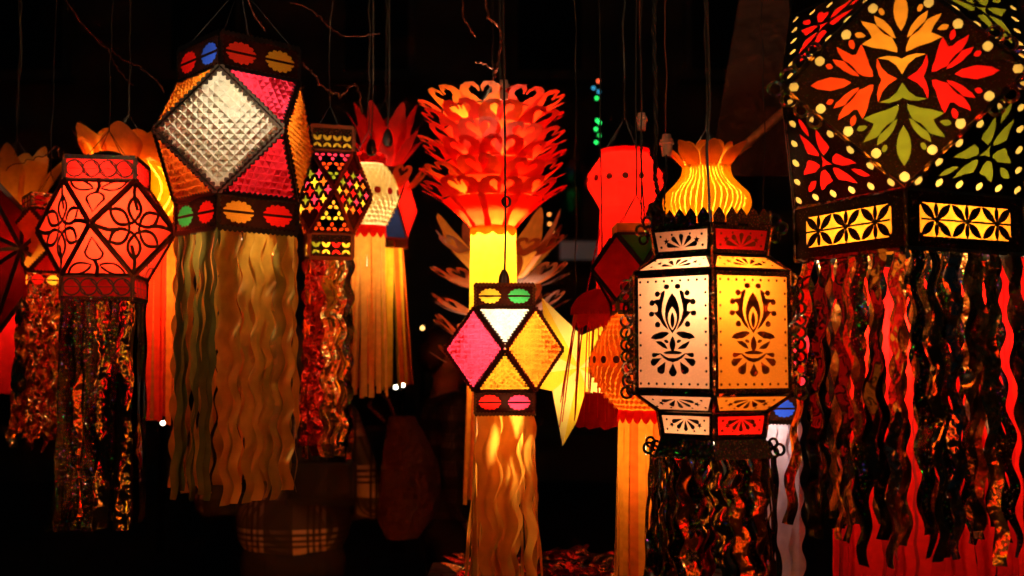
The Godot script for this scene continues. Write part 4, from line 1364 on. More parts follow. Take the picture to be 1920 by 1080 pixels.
func bristle_lantern() -> void:
	var d := 2.45
	var s := d / F
	var t := thing("bristle_lantern", "dark red pleated dome with long thin strands hanging over yellow star", "lantern", at(1128, 590, d), 0.0, "lit paper lanterns")
	var rows := []
	for j in 9:
		var q := PI * 0.5 * j / 8.0
		var r := PackedVector3Array()
		for i in 64:
			var an := TAU * i / 64.0
			var rad := (48.0 * sin(q) + 6) * s * (1.0 + (0.09 if i % 2 else -0.05))
			r.append(Vector3(sin(an) * rad, 48 * s * cos(q), cos(an) * rad))
		rows.append(r)
	add_mesh(t, "pleated_dome", grid_mesh(rows, true), M.paper_deep_red)
	scallop_skirt(t, "collar", 52 * s, 4 * s, -26 * s, 12, M.paper_red, 0.004)
	var tn := node(t, "strand_fringe")
	for i in 30:
		var an := TAU * i / 30.0 + rnd(-0.05, 0.05)
		var n := Vector3(sin(an), 0, cos(an))
		var L := rnd(120, 215) * s
		var fl := rnd(10, 46) * s
		var pts := []
		for j in 7:
			var q := j / 6.0
			pts.append(n * (48 * s + fl * pow(q, 0.8)) + Vector3(0, -L * q, 0))
		add_mesh(tn, "strand", tube_mesh(pts, 0.0013, 4), M.paper_red)
	var sk := []
	for j in 2:
		var r := PackedVector3Array()
		for i in 40:
			var an := TAU * i / 40.0
			var rad := (30.0 + 18.0 * j) * s * (1.0 + (0.06 if i % 2 else -0.06))
			r.append(Vector3(sin(an) * rad, (-150.0 - 62.0 * j) * s + (i % 4) * 2 * s, cos(an) * rad))
		sk.append(r)
	add_mesh(t, "lower_skirt", grid_mesh(sk, true), M.paper_deep_red)
	hang(t, 60 * s, 10 * s, 2)

# ------------------------------------------------------------------ wires, holders, poles
func wire(label: String, pts: Array, d: float, r: float, m: Material, frizz := 3.0, group := "") -> void:
	var t := thing("twisted_wire", label, "wire", at(pts[0][0], pts[0][1], d), 0.0, group)
	var p3 := []
	for i in pts.size() - 1:
		for k in 6:
			var q := k / 6.0
			p3.append(at(lerpf(pts[i][0], pts[i + 1][0], q) + rnd(-frizz, frizz) * 0.5, lerpf(pts[i][1], pts[i + 1][1], q) + rnd(-frizz, frizz) * 0.5, d + rnd(-0.006, 0.006)))
	p3.append(at(pts[-1][0], pts[-1][1], d))
	for j in 2:
		var loc := []
		for i in p3.size():
			loc.append(p3[i] - t.position + Vector3(sin(i * 1.9 + j * PI), 0, cos(i * 1.9 + j * PI)) * r * 1.1 * (1.0 if frizz > 0 else 0.0))
		add_mesh(t, "strand", tube_mesh(loc, r, 5), m)

func holder(px: float, py: float, d: float, label: String, k := 1.0) -> void:
	var t := thing("bulb_holder", label, "bulb holder", at(px, py, d), 0.0, "white bulb holders hanging on wires")
	var s := d / F * k
	add_mesh(t, "socket", grid_mesh(lathe_rows([Vector2(3, 20), Vector2(8, 19), Vector2(9, 12), Vector2(12, 10), Vector2(12, 3), Vector2(10.5, 1), Vector2(10, -8), Vector2(8.5, -20), Vector2(7, -21)].map(func(v): return v * s), 16), true), M.porcelain)
	add_mesh(t, "ring", grid_mesh(lathe_rows([Vector2(11, 5), Vector2(13.4, 5), Vector2(13.4, 1), Vector2(11, 1)].map(func(v): return v * s), 16), true), M.porcelain)
	var pts := []
	var up := POLE_Y - t.position.y
	for i in 12: pts.append(Vector3(rnd(-0.003, 0.003), lerpf(18 * s, up, i / 11.0), rnd(-0.003, 0.003)))
	add_mesh(t, "cord", tube_mesh(pts, 0.0016, 5), M.wire_copper)

func wires() -> void:
	wire("pair of frayed copper wires forking above salmon red cutout lantern", [[115, -10], [150, 40], [188, 82], [202, 92], [215, 120], [232, 145], [250, 160]], 2.8, 0.0011, M.wire_copper, 4)
	wire("loose copper wire end running down beside the large faceted lantern", [[202, 92], [235, 112], [262, 125], [288, 146], [308, 172]], 2.8, 0.001, M.wire_copper, 5)
	wire("short frayed wire tangle above the pale yellow leaf-petalled lantern", [[10, 318], [50, 300], [85, 292], [108, 272], [114, 296]], 3.0, 0.0012, M.wire_copper, 6)
	wire("bent wire sagging right of the large faceted lantern's top", [[545, 4], [585, 18], [602, 34], [622, 56], [650, 70], [690, 66], [712, 64]], 2.9, 0.001, M.wire_copper, 4)
	wire("thick frayed wire curling from large faceted lantern to crown of red petals", [[562, 118], [585, 132], [596, 156], [618, 172], [640, 180], [662, 156], [672, 168], [680, 214]], 2.9, 0.0016, M.wire_copper, 7)
	wire("thin wire drop touching the large faceted lantern's rim", [[458, -10], [478, 28], [497, 58]], 2.5, 0.0010, M.wire_copper, 3)
	wire("thin hook of wire above the red and orange lotus lantern", [[868, -10], [868, 30], [880, 52], [890, 68]], 3.0, 0.0012, M.wire_copper, 2)
	wire("frayed thick twisted wire carrying the red and orange lotus lantern", [[906, -10], [918, 32], [940, 58], [942, 80], [934, 120], [924, 150], [922, 190], [926, 215]], 2.95, 0.0022, M.wire_copper, 6)
	wire("short bare wire whisker beside the lotus lantern's twisted wire", [[892, 117], [910, 119], [932, 134]], 2.94, 0.0013, M.wire_copper, 4)
	wire("dark vertical flex running down in front of the red round lantern", [[1228, -10], [1226, 60], [1230, 200], [1229, 330], [1234, 372], [1228, 384]], 2.4, 0.0032, M.cord, 2)
	wire("thin twisted flex hanging before the red round lantern to the unlit lantern", [[1203, 250], [1203, 330], [1202, 400], [1203, 430]], 2.4, 0.0011, M.cord, 1.5)
	wire("thin flex from white bulb holder down to the oil-lamp lantern", [[1250, 292], [1250, 330], [1246, 380], [1247, 412]], 2.3, 0.0012, M.cord, 3)
	wire("red string running down beside the unlit red and green lantern", [[1125, 430], [1112, 490], [1098, 560], [1088, 610]], 2.5, 0.0013, M.paper_red, 1)
	var t := thing("loop_knot", "black knotted lamp flex bundle in front of red round lantern", "wire", at(1228, 400, 2.35))
	for j in 5:
		var lp := []
		for i in 15:
			var q := TAU * i / 14.0
			lp.append(Vector3(cos(q) * 0.012 + rnd(-0.002, 0.002), sin(q) * 0.018, sin(q + j) * 0.012).rotated(Vector3.UP, j * 0.7) + Vector3(0, rnd(-0.004, 0.004), 0))
		add_mesh(t, "loop", tube_mesh(lp, 0.004, 5), M.cord)
	holder(945, 168, 2.85, "white porcelain bulb holder above the red and orange lotus lantern", 0.9)
	holder(1203, 228, 2.7, "white porcelain bulb holder above red round lantern", 0.85)
	holder(1250, 272, 2.6, "white porcelain bulb holder beside the yellow vase lantern", 1.05)
	for e in [[696, 278, 3.2, "black egg-shaped bulb holder above the cream round lantern"], [727, 260, 3.4, "black egg-shaped bulb holder among the red flame petals"]]:
		var hb := thing("bulb_holder", e[3], "bulb holder", at(e[0], e[1], e[2]), 0.0, "black bulb holders")
		var hs: float = e[2] / F
		add_mesh(hb, "socket", grid_mesh(lathe_rows([Vector2(2, 18), Vector2(5, 15), Vector2(8, 8), Vector2(9.5, 0), Vector2(9.5, -8), Vector2(7, -13), Vector2(5, -14)].map(func(v): return v * hs), 14), true), M.black_plastic)
		add_mesh(hb, "cord", tube_mesh([Vector3(0, 17 * hs, 0), Vector3(0.004, 0.15, 0), Vector3(0, POLE_Y - hb.position.y, 0)], 0.0018, 5), M.cord)
	# bamboo poles overhead, outside the frame
	var carried := ["the oil-lamp lantern", "the large faceted lantern", "the lotus lantern", "the crown of red petals"]
	for z in [-1.9, -2.35, -2.95, -3.5]:
		var p := thing("bamboo_pole", "bamboo pole overhead above " + carried.pop_front(), "pole", Vector3(0, POLE_Y + 0.02, z), 0.0, "overhead bamboo poles")
		var rows := []
		for i in 61:
			var x := lerpf(-2.6, 2.6, i / 60.0)
			var r := 0.022 + (0.004 if i % 8 == 0 else 0.0)
			var row := PackedVector3Array()
			for k in 10: row.append(Vector3(x, cos(TAU * k / 10.0) * r, sin(TAU * k / 10.0) * r))
			rows.append(row)
		add_mesh(p, "stem", grid_mesh(rows, true), M.bamboo)
	for sx in [-2.45, 2.45]:
		for z in [-1.6, -3.8]:
			var p := thing("bamboo_post", "upright bamboo post at the stall corner", "pole", Vector3(sx, 0, z), 0.0, "stall corner posts")
			add_mesh(p, "stem", tube_mesh([Vector3(0, 0, 0), Vector3(0, 1.5, 0), Vector3(0, POLE_Y, 0)], 0.03, 10), M.bamboo)

# ------------------------------------------------------------------ bodies as one surface
func body_mesh(bones: Array, cell: float, blend: float) -> ArrayMesh:     # bone: a, ra, b, rb
	var lo := Vector3(1e9, 1e9, 1e9)
	var hi := -lo
	for b in bones:
		var r := maxf(b[1], b[3]) + cell * 3
		lo = lo.min(b[0] - Vector3.ONE * r).min(b[2] - Vector3.ONE * r)
		hi = hi.max(b[0] + Vector3.ONE * r).max(b[2] + Vector3.ONE * r)
	var nx := ceili((hi.x - lo.x) / cell) + 1
	var ny := ceili((hi.y - lo.y) / cell) + 1
	var nz := ceili((hi.z - lo.z) / cell) + 1
	var D := PackedFloat32Array()
	D.resize(nx * ny * nz)
	D.fill(1.0)
	for b in bones:
		var r := maxf(b[1], b[3]) + cell * 2 + blend
		var l: Vector3 = (b[0].min(b[2]) - Vector3.ONE * r - lo) / cell
		var h: Vector3 = (b[0].max(b[2]) + Vector3.ONE * r - lo) / cell
		var ab: Vector3 = b[2] - b[0]
		var den := maxf(ab.length_squared(), 1e-9)
		for iy in range(maxi(0, int(l.y)), mini(ny, int(h.y) + 1)):
			for iz in range(maxi(0, int(l.z)), mini(nz, int(h.z) + 1)):
				for ix in range(maxi(0, int(l.x)), mini(nx, int(h.x) + 1)):
					var p := lo + Vector3(ix, iy, iz) * cell
					var q := clampf((p - b[0]).dot(ab) / den, 0, 1)
					var dist: float = (p - b[0] - ab * q).length() - lerpf(b[1], b[3], q)
					var k := (iy * nz + iz) * nx + ix
					var e := D[k]
					var m := maxf(blend - absf(e - dist), 0.0) / blend
					D[k] = minf(e, dist) - m * m * blend * 0.25
	var vid := {}
	var v := PackedVector3Array()
	var sx := 1
	var sz := nx
	var sy := nx * nz
	var offs := [0, sx, sz, sx + sz, sy, sy + sx, sy + sz, sy + sx + sz]
	for iy in ny - 1:
		for iz in nz - 1:
			for ix in nx - 1:
				var k := (iy * nz + iz) * nx + ix
				var neg := 0
				for o in offs:
					if D[k + o] < 0: neg += 1
				if neg == 0 or neg == 8: continue
				var acc := Vector3.ZERO
				var cnt := 0
				for e in [[0, 1], [2, 3], [4, 5], [6, 7], [0, 2], [1, 3], [4, 6], [5, 7], [0, 4], [1, 5], [2, 6], [3, 7]]:
					var da := D[k + offs[e[0]]]
					var db := D[k + offs[e[1]]]
					if (da < 0) != (db < 0):
						var q := da / (da - db)
						var pa := Vector3(e[0] & 1, (e[0] >> 2) & 1, (e[0] >> 1) & 1)
						var pb := Vector3(e[1] & 1, (e[1] >> 2) & 1, (e[1] >> 1) & 1)
						acc += pa.lerp(pb, q); cnt += 1
				vid[k] = v.size()
				v.append(lo + (Vector3(ix, iy, iz) + acc / cnt) * cell)
	var idx := PackedInt32Array()
	for k in vid:
		for ax in [[sx, sy, sz], [sy, sz, sx], [sz, sx, sy]]:
			if k + ax[0] >= D.size(): continue
			var a := D[k] < 0
			if a == (D[k + ax[0]] < 0): continue
			var q := [k, k - ax[1], k - ax[1] - ax[2], k - ax[2]]
			if not (vid.has(q[1]) and vid.has(q[2]) and vid.has(q[3])): continue
			var i0: int = vid[q[0]]; var i1: int = vid[q[1]]; var i2: int = vid[q[2]]; var i3: int = vid[q[3]]
			idx.append_array(PackedInt32Array([i0, i1, i2, i0, i2, i3]) if a else PackedInt32Array([i0, i2, i1, i0, i3, i2]))
	var nrm := PackedVector3Array()
	nrm.resize(v.size())
	for i in range(0, idx.size(), 3):
		var n := (v[idx[i + 2]] - v[idx[i]]).cross(v[idx[i + 1]] - v[idx[i]])
		for j in 3: nrm[idx[i + j]] += n
	for i in nrm.size(): nrm[i] = nrm[i].normalized()
	var arr := []
	arr.resize(Mesh.ARRAY_MAX)
	arr[Mesh.ARRAY_VERTEX] = v
	arr[Mesh.ARRAY_NORMAL] = nrm
	arr[Mesh.ARRAY_INDEX] = idx
	var am := ArrayMesh.new()
	am.add_surface_from_arrays(Mesh.PRIMITIVE_TRIANGLES, arr)
	return am

func plaid(n := 256) -> ImageTexture:
	var im := Image.create_empty(n, n, false, Image.FORMAT_RGB8)
	var dark := func(i: int) -> bool:
		var q := i % n
		return q < 110 or (q > 126 and q < 140) or (q > 152 and q < 164) or (q > 176 and q < 188) or q > 244
	for y in n:
		for x in n:
			var c := 0.62
			if dark.call(x): c *= 0.22
			if dark.call(y): c *= 0.28
			im.set_pixel(x, y, Color(c, c * 0.92, c * 0.82))
	return ImageTexture.create_from_image(im)

func person(px: float, d: float, label: String, turn: float, shirt: Material, trousers: Material, arms: Array, tall := 1.68) -> Node3D:
	var base := at(px, 900, d)
	base.y = 0
	var t := thing("person", label, "person", base, turn, "shoppers in the dark street")
	var k := tall / 1.70
	var V := func(x: float, y: float, z: float) -> Vector3: return Vector3(x, y, z) * k
	var skin: Array = []
	# head, neck, hands, feet
	skin.append([V.call(0, 1.59, 0.0), 0.085, V.call(0, 1.52, 0.03), 0.062])
	skin.append([V.call(0, 1.615, -0.03), 0.082, V.call(0, 1.56, -0.015), 0.08])
	skin.append([V.call(0, 1.555, 0.085), 0.014, V.call(0, 1.58, 0.07), 0.012])
	skin.append([V.call(0, 1.50, -0.01), 0.055, V.call(0, 1.40, -0.02), 0.06])
	for sg in [-1, 1]:
		skin.append([V.call(0.085 * sg, 1.58, -0.01), 0.016, V.call(0.085 * sg, 1.55, -0.005), 0.012])
		var ar: Array = arms[0 if sg < 0 else 1]      # elbow, wrist
		var dir: Vector3 = (ar[1] - ar[0]).normalized()
		skin.append([ar[0] * k, 0.04, ar[1] * k, 0.027])
		skin.append([ar[1] * k, 0.028, (ar[1] + dir * 0.07) * k, 0.030])
		var side := dir.cross(Vector3.UP).normalized()
		for f in 4:
			var o: Vector3 = side * (f - 1.5) * 0.02
			skin.append([(ar[1] + dir * 0.075 + o) * k, 0.010, (ar[1] + dir * (0.13 + 0.012 * (1 - absf(f - 1.3))) + o + Vector3(0, -0.02, 0)) * k, 0.008])
		skin.append([(ar[1] + dir * 0.02 - side * 0.03 * sg) * k, 0.012, (ar[1] + dir * 0.08 - side * 0.05 * sg) * k, 0.009])
		skin.append([V.call(0.10 * sg, 0.07, -0.02), 0.045, V.call(0.11 * sg, 0.035, 0.14), 0.035])
	# the body under the clothes, so that the figure is one surface
	skin.append([V.call(0, 1.40, -0.02), 0.06, V.call(0, 1.28, -0.01), 0.10])
	skin.append([V.call(0, 1.28, -0.01), 0.10, V.call(0, 0.95, 0), 0.105])
	for sg in [-1, 1]:
		var ar: Array = arms[0 if sg < 0 else 1]
		skin.append([V.call(0, 1.34, -0.01), 0.06, V.call(0.16 * sg, 1.36, -0.01), 0.05])
		skin.append([V.call(0.16 * sg, 1.36, -0.01), 0.05, ar[0] * k, 0.038])
		skin.append([V.call(0.06 * sg, 0.92, 0), 0.08, V.call(0.10 * sg, 0.48, 0.01), 0.05])
		skin.append([V.call(0.10 * sg, 0.48, 0.01), 0.05, V.call(0.10 * sg, 0.07, -0.02), 0.04])
	add_mesh(t, "skin", body_mesh(skin, 0.014, 0.025), M.skin)
	var sh: Array = []
	sh.append([V.call(0, 1.30, -0.01), 0.125, V.call(0, 1.05, 0.0), 0.125])
	sh.append([V.call(0, 1.05, 0.0), 0.13, V.call(0, 1.0, 0.0), 0.14])
	sh.append([V.call(-0.12, 1.34, -0.01), 0.085, V.call(0.12, 1.34, -0.01), 0.085])
	sh.append([V.call(-0.07, 1.0, 0.0), 0.12, V.call(0.07, 1.0, 0.0), 0.12])
	sh.append([V.call(-0.08, 0.985, 0.0), 0.115, V.call(0.08, 0.985, 0.0), 0.115])
	for sg in [-1, 1]:
		var ar: Array = arms[0 if sg < 0 else 1]
		sh.append([V.call(0.17 * sg, 1.37, -0.01), 0.068, ar[0] * k, 0.052])
		sh.append([ar[0] * k, 0.052, (ar[0] * 0.45 + ar[1] * 0.55) * k, 0.046])
	add_mesh(t, "shirt", body_mesh(sh, 0.016, 0.05), shirt)
	var tr: Array = []
	for sg in [-1, 1]:
		tr.append([V.call(0.085 * sg, 0.86, 0), 0.10, V.call(0.10 * sg, 0.48, 0.01), 0.07])
		tr.append([V.call(0.10 * sg, 0.48, 0.01), 0.07, V.call(0.10 * sg, 0.09, -0.02), 0.058])
	tr.append([V.call(-0.06, 0.86, 0), 0.115, V.call(0.06, 0.86, 0), 0.115])
	add_mesh(t, "trousers", body_mesh(tr, 0.02, 0.04), trousers)
	var hr: Array = [[V.call(0, 1.63, -0.03), 0.094, V.call(0, 1.60, -0.055), 0.088], [V.call(0, 1.66, 0.03), 0.06, V.call(0, 1.57, -0.085), 0.055]]
	add_mesh(t, "hair", body_mesh(hr, 0.014, 0.03), M.hair)
	return t

func people() -> void:
	mat("skin", Color(0.24, 0.12, 0.07), 0.55)
	mat("hair", Color(0.010, 0.008, 0.007), 0.5)
	textured(mat("plaid_shirt", Color(0.95, 0.95, 0.95), 0.85), plaid(), null, 4.6)
	textured(mat("check_shirt", Color(0.30, 0.22, 0.20), 0.85), plaid(), null, 9.0)
	mat("dark_trousers", Color(0.003, 0.003, 0.004), 0.95)
	mat("bag_black", Color(0.003, 0.003, 0.003), 0.95)
	textured(mat("bag_red", Color(0.03, 0.002, 0.002), 0.9), null, T.crumple, 2.0, 0.8)
	var p := person(552, 3.95, "person in black and white plaid shirt standing below the faceted lantern's ribbons", PI + 0.1, M.plaid_shirt, M.dark_trousers, [[Vector3(-0.29, 1.08, -0.03), Vector3(-0.17, 1.0, 0.2)], [Vector3(0.29, 1.08, -0.02), Vector3(0.14, 1.03, 0.22)]], 1.70)
	# black sling bag on the back
	var b := thing("sling_bag", "black sling bag on the back of the person in plaid shirt", "bag", p.position + Vector3(0.13, 1.16, 0.16), -0.1)
	var rows := []
	for j in 9:
		var v := PackedVector3Array()
		var y := lerpf(-0.075, 0.075, j / 8.0)
		var e := pow(1.0 - pow(absf(y / 0.08), 6.0), 0.5)
		for i in 20:
			var an := TAU * i / 20.0
			var cx := signf(cos(an)) * pow(absf(cos(an)), 0.4)
			var cz := signf(sin(an)) * pow(absf(sin(an)), 0.6)
			v.append(Vector3(cx * 0.12 * (0.9 + 0.1 * e), y, cz * 0.05 * e))
		rows.append(v)
	add_mesh(b, "bag_body", grid_mesh(rows, true), M.bag_black)
	add_mesh(b, "flap", flat_mesh(box_tris(Vector3(0, 0.02, 0.052), Vector3(0.11, 0.05, 0.004))), M.bag_black)
	add_mesh(b, "strap", tube_mesh([Vector3(0.1, 0.07, 0), Vector3(0.03, 0.15, -0.02), Vector3(-0.1, 0.33, -0.05), Vector3(-0.25, 0.40, -0.12)], 0.012, 6), M.bag_black)
	# red cloth bag hanging at the right arm
	var c := thing("cloth_bag", "dark red cloth bag with folds hanging beside the person in plaid shirt", "bag", at(752, 905, 3.9), 0.2)
	rows = []
	for j in 17:
		var q := j / 16.0
		var v := PackedVector3Array()
		var y := lerpf(0.24, -0.20, q)
		var w := 0.035 + 0.075 * sin(PI * minf(q * 0.72 + 0.04, 1.0)) * (1.0 if q < 0.85 else 1.0 - (q - 0.85) * 4.0)
		for i in 36:
			var an := TAU * i / 36.0
			var fold := 1.0 + 0.08 * sin(an * 7.0 + q * 3.0) * sin(PI * q)
			v.append(Vector3(cos(an) * w * fold + 0.03 * sin(q * 3.0), y, sin(an) * w * 0.55 * fold))
		rows.append(v)
	add_mesh(c, "bag_body", grid_mesh(rows, true), M.bag_red)
	for k in 2:
		add_mesh(c, "handle", tube_mesh([Vector3(-0.02, 0.23, 0.02 - 0.04 * k), Vector3(-0.05, 0.30, 0), Vector3(-0.09, 0.33, -0.02), Vector3(-0.12, 0.28, 0), Vector3(-0.06, 0.22, 0.02 - 0.04 * k)], 0.006, 6), M.bag_red)
	person(842, 4.7, "person in dark checked shirt standing in the dark beside the small faceted lantern", PI * 0.6, M.check_shirt, M.dark_trousers, [[Vector3(-0.25, 1.07, -0.05), Vector3(-0.24, 0.85, 0.05)], [Vector3(0.25, 1.07, -0.05), Vector3(0.24, 0.85, 0.05)]], 1.72)

# ------------------------------------------------------------------ street behind
func far_light(px: float, py: float, d: float, r: float, c: Color, e: float, called: String, label: String, cat: String, group: String) -> Node3D:
	var t := thing(called, label, cat, at(px, py, d), 0.0, group)
	return t

func street() -> void:
	var g := PlaneMesh.new()
	g.size = Vector2(160, 160)
	var ground := add_mesh(self, "ground", g, M.asphalt)
	ground.position = Vector3(0, 0, -40)
	tag(ground, "dark asphalt street under the stall", "ground", "", "structure")
	# strings of coloured bulbs
	var sph := SphereMesh.new()
	sph.radius = 1.0; sph.height = 2.0; sph.radial_segments = 8; sph.rings = 5
	var sets := [["string of small green and blue bulbs hanging on the dark house front", 1118, [[152, "red"], [165, "blue"], [172, "blue"], [184, "green"], [226, "green"], [230, "green"], [242, "green"], [254, "dimgreen"], [267, "green"]]],
		["string of orange and violet bulbs glimmering beside the lotus lantern", 1030, [[402, "orange"], [420, "orange"], [436, "orange"], [441, "orange"], [452, "violet"], [455, "orange"]]]]
	var cols := {"red": Color(1, 0.1, 0.03), "blue": Color(0.02, 0.18, 0.30), "green": Color(0.02, 0.85, 0.12), "dimgreen": Color(0.01, 0.35, 0.05), "orange": Color(1, 0.30, 0.05), "violet": Color(0.35, 0.10, 0.9), "white": Color(1, 0.92, 0.7), "amber": Color(1, 0.55, 0.15)}
	for st in sets:
		var d := 11.6
		var s := d / F
		var t := thing("light_string", st[0], "fairy lights", at(st[1], st[2][0][0], d), 0.0, "strings of coloured bulbs")
		for e in st[2]:
			var o := add_mesh(t, "bulb", sph, glow("glow_" + e[1], cols[e[1]], 4.5))
			o.scale = Vector3.ONE * 2.2 * s
			o.position = at(st[1] + rnd(-6, 6), e[0], d) - t.position
		add_mesh(t, "wire", tube_mesh([Vector3(0, 2.0, 0), Vector3(0.01, 0, 0), at(st[1], st[2][-1][0], d) - t.position], 0.004, 4), M.cord)
	# dark house front
	var h := thing("house", "dark house front across the street with unlit windows", "house", Vector3(0.5, 0, -14.0), 0.0, "dark houses across the street")
	house(h, 16.0, 7.0, 3, 7)
	h = thing("house", "dark far house front at the street's left side with unlit windows", "house", Vector3(-11.0, 0, -19.0), 0.12, "dark houses across the street")
	house(h, 12.0, 8.0, 3, 5)
	# lit shop board, tube lamp and street lamps
	var sb := thing("shop_board", "blurred pale shop board on the dark house front", "sign", at(1098, 470, 11.9))
	add_mesh(sb, "board", flat_mesh(box_tris(Vector3.ZERO, Vector3(0.28, 0.10, 0.02))), glow("board_glow", Color(0.55, 0.6, 0.5), 0.018))
	add_mesh(sb, "board_frame", flat_mesh(box_tris(Vector3(0, 0, -0.03), Vector3(0.31, 0.13, 0.02))), M.wall_dark)
	var list := [[757, 600, "amber", "street lamp with warm round globe far down the street", 5.0], [792, 615, "amber", "dimmer amber street lamp beside the warm round globe", 3.0], [822, 620, "orange", "small orange lamp far down the street by the checked shirt", 2.0],
		[305, 793, "white", "lone white lamp low under orange-red fringe", 8.0], [742, 726, "white", "white lamp of a low pair under the cream fringe", 6.0], [755, 722, "white", "brighter white lamp of a low pair under cream fringe", 9.0]]
	for e in list:
		var d := 12.5
		var low: bool = e[1] > 700
		if low: d = 9.0
		var s := d / F
		var p := at(e[0], e[1], d)
		var t := thing("scooter_lamp" if low else "street_lamp", e[3], "lamp", Vector3(p.x, 0, p.z), 0.0, "far lamps in the street")
		var o := add_mesh(t, "globe", sph, glow("glow_lamp_" + str(int(e[4])) + e[2], cols[e[2]], e[4] * 2.4))
		o.scale = Vector3.ONE * 2.6 * s
		o.position = Vector3(0, p.y, 0)
		add_mesh(t, "post", tube_mesh([Vector3(0, 0, 0), Vector3(0, p.y - 2.4 * s, 0)], 0.03, 6), M.cord)
	# tarpaulin wall of the next stall with its bamboo rafter
	var tp := thing("tarpaulin", "dark brown tarpaulin wall behind the yellow vase lantern", "tarpaulin", at(1470, 200, 3.9), 0.0)
	var rows := []
	for j in 13:
		var r := PackedVector3Array()
		for i in 17:
			var px := lerpf(1330 + (330 - 27.5 * j) * 0.25, 1990, i / 16.0)
			var py := lerpf(-160, 330, j / 12.0)
			r.append(at(px, py, 3.9 + 0.05 * sin(i * 1.1 + j * 0.3) + 0.03 * sin(j * 1.7)) - tp.position)
		rows.append(r)
	add_mesh(tp, "cloth", grid_mesh(rows), M.tarp)
	var rf := thing("bamboo_rafter", "slanting bamboo rafter behind the yellow vase lantern", "pole", at(1382, 286, 3.6))
	add_mesh(rf, "stem", tube_mesh([Vector3.ZERO, at(1470, 208, 3.6) - rf.position, at(1600, 96, 3.6) - rf.position], 0.014, 8), M.bamboo)
	# heap of shiny garlands on a low table
	var tb := thing("display_table", "low cloth-covered table under the small faceted lantern's ribbons", "table", Vector3(at(1090, 1075, 2.9).x, 0, at(1090, 1075, 2.9).z))
	var ty := at(1090, 1085, 2.9).y
	add_mesh(tb, "table_top", flat_mesh(box_tris(Vector3(0, ty - 0.03, 0), Vector3(0.42, 0.02, 0.28))), M.tarp)
	for sx in [-1, 1]:
		for sz in [-1, 1]:
			add_mesh(tb, "leg", flat_mesh(box_tris(Vector3(sx * 0.38, (ty - 0.05) * 0.5, sz * 0.24), Vector3(0.02, (ty - 0.05) * 0.5, 0.02))), M.bamboo)
	var hp := thing("garland_heap", "heap of crumpled copper and red foil garlands on the low table", "garland", Vector3(tb.position.x, ty - 0.009, tb.position.z))
	for i in 46:
		var a0 := rnd(0, TAU)
		var c := Vector3(rnd(-0.3, 0.3), rnd(0.0, 0.035), rnd(-0.2, 0.2))
		var rws := []
		for j in 9:
			var q := j / 8.0 - 0.5
			var p := c + Vector3(cos(a0) * q * 0.22, 0.012 + 0.02 * absf(sin(q * 9 + a0)), sin(a0) * q * 0.22)
			var w := Vector3(-sin(a0), 0.5 * sin(q * 7), cos(a0)) * 0.012
			rws.append(PackedVector3Array([p - w, p + Vector3(0, 0.004, 0), p + w]))
		add_mesh(hp, "foil_strip", grid_mesh(rws), M[["copper_foil", "red_foil", "gold_foil", "red_foil"][i % 4]])

func house(h: Node3D, w: float, tall: float, storeys: int, bays: int) -> void:
	add_mesh(h, "wall", flat_mesh(box_tris(Vector3(0, tall * 0.5, -2.0), Vector3(w * 0.5, tall * 0.5, 1.9))), M.wall_dark)
	add_mesh(h, "roof", flat_mesh(box_tris(Vector3(0, tall + 0.1, -1.9), Vector3(w * 0.52, 0.1, 2.1))), M.wall_dark)
	for j in storeys:
		for i in bays:
			var c := Vector3((i + 0.5) / bays * w - w * 0.5, (j + 0.55) * tall / storeys, -0.06)
			var o := add_mesh(h, "window", flat_mesh(box_tris(c, Vector3(0.5, 0.65, 0.05))), M.wall_dark)
			add_mesh(o, "pane", flat_mesh(box_tris(c + Vector3(0, 0, 0.055), Vector3(0.42, 0.57, 0.01))), M.glass_dark)
			add_mesh(o, "sill", flat_mesh(box_tris(c + Vector3(0, -0.7, 0.06), Vector3(0.58, 0.04, 0.1))), M.wall_dark)

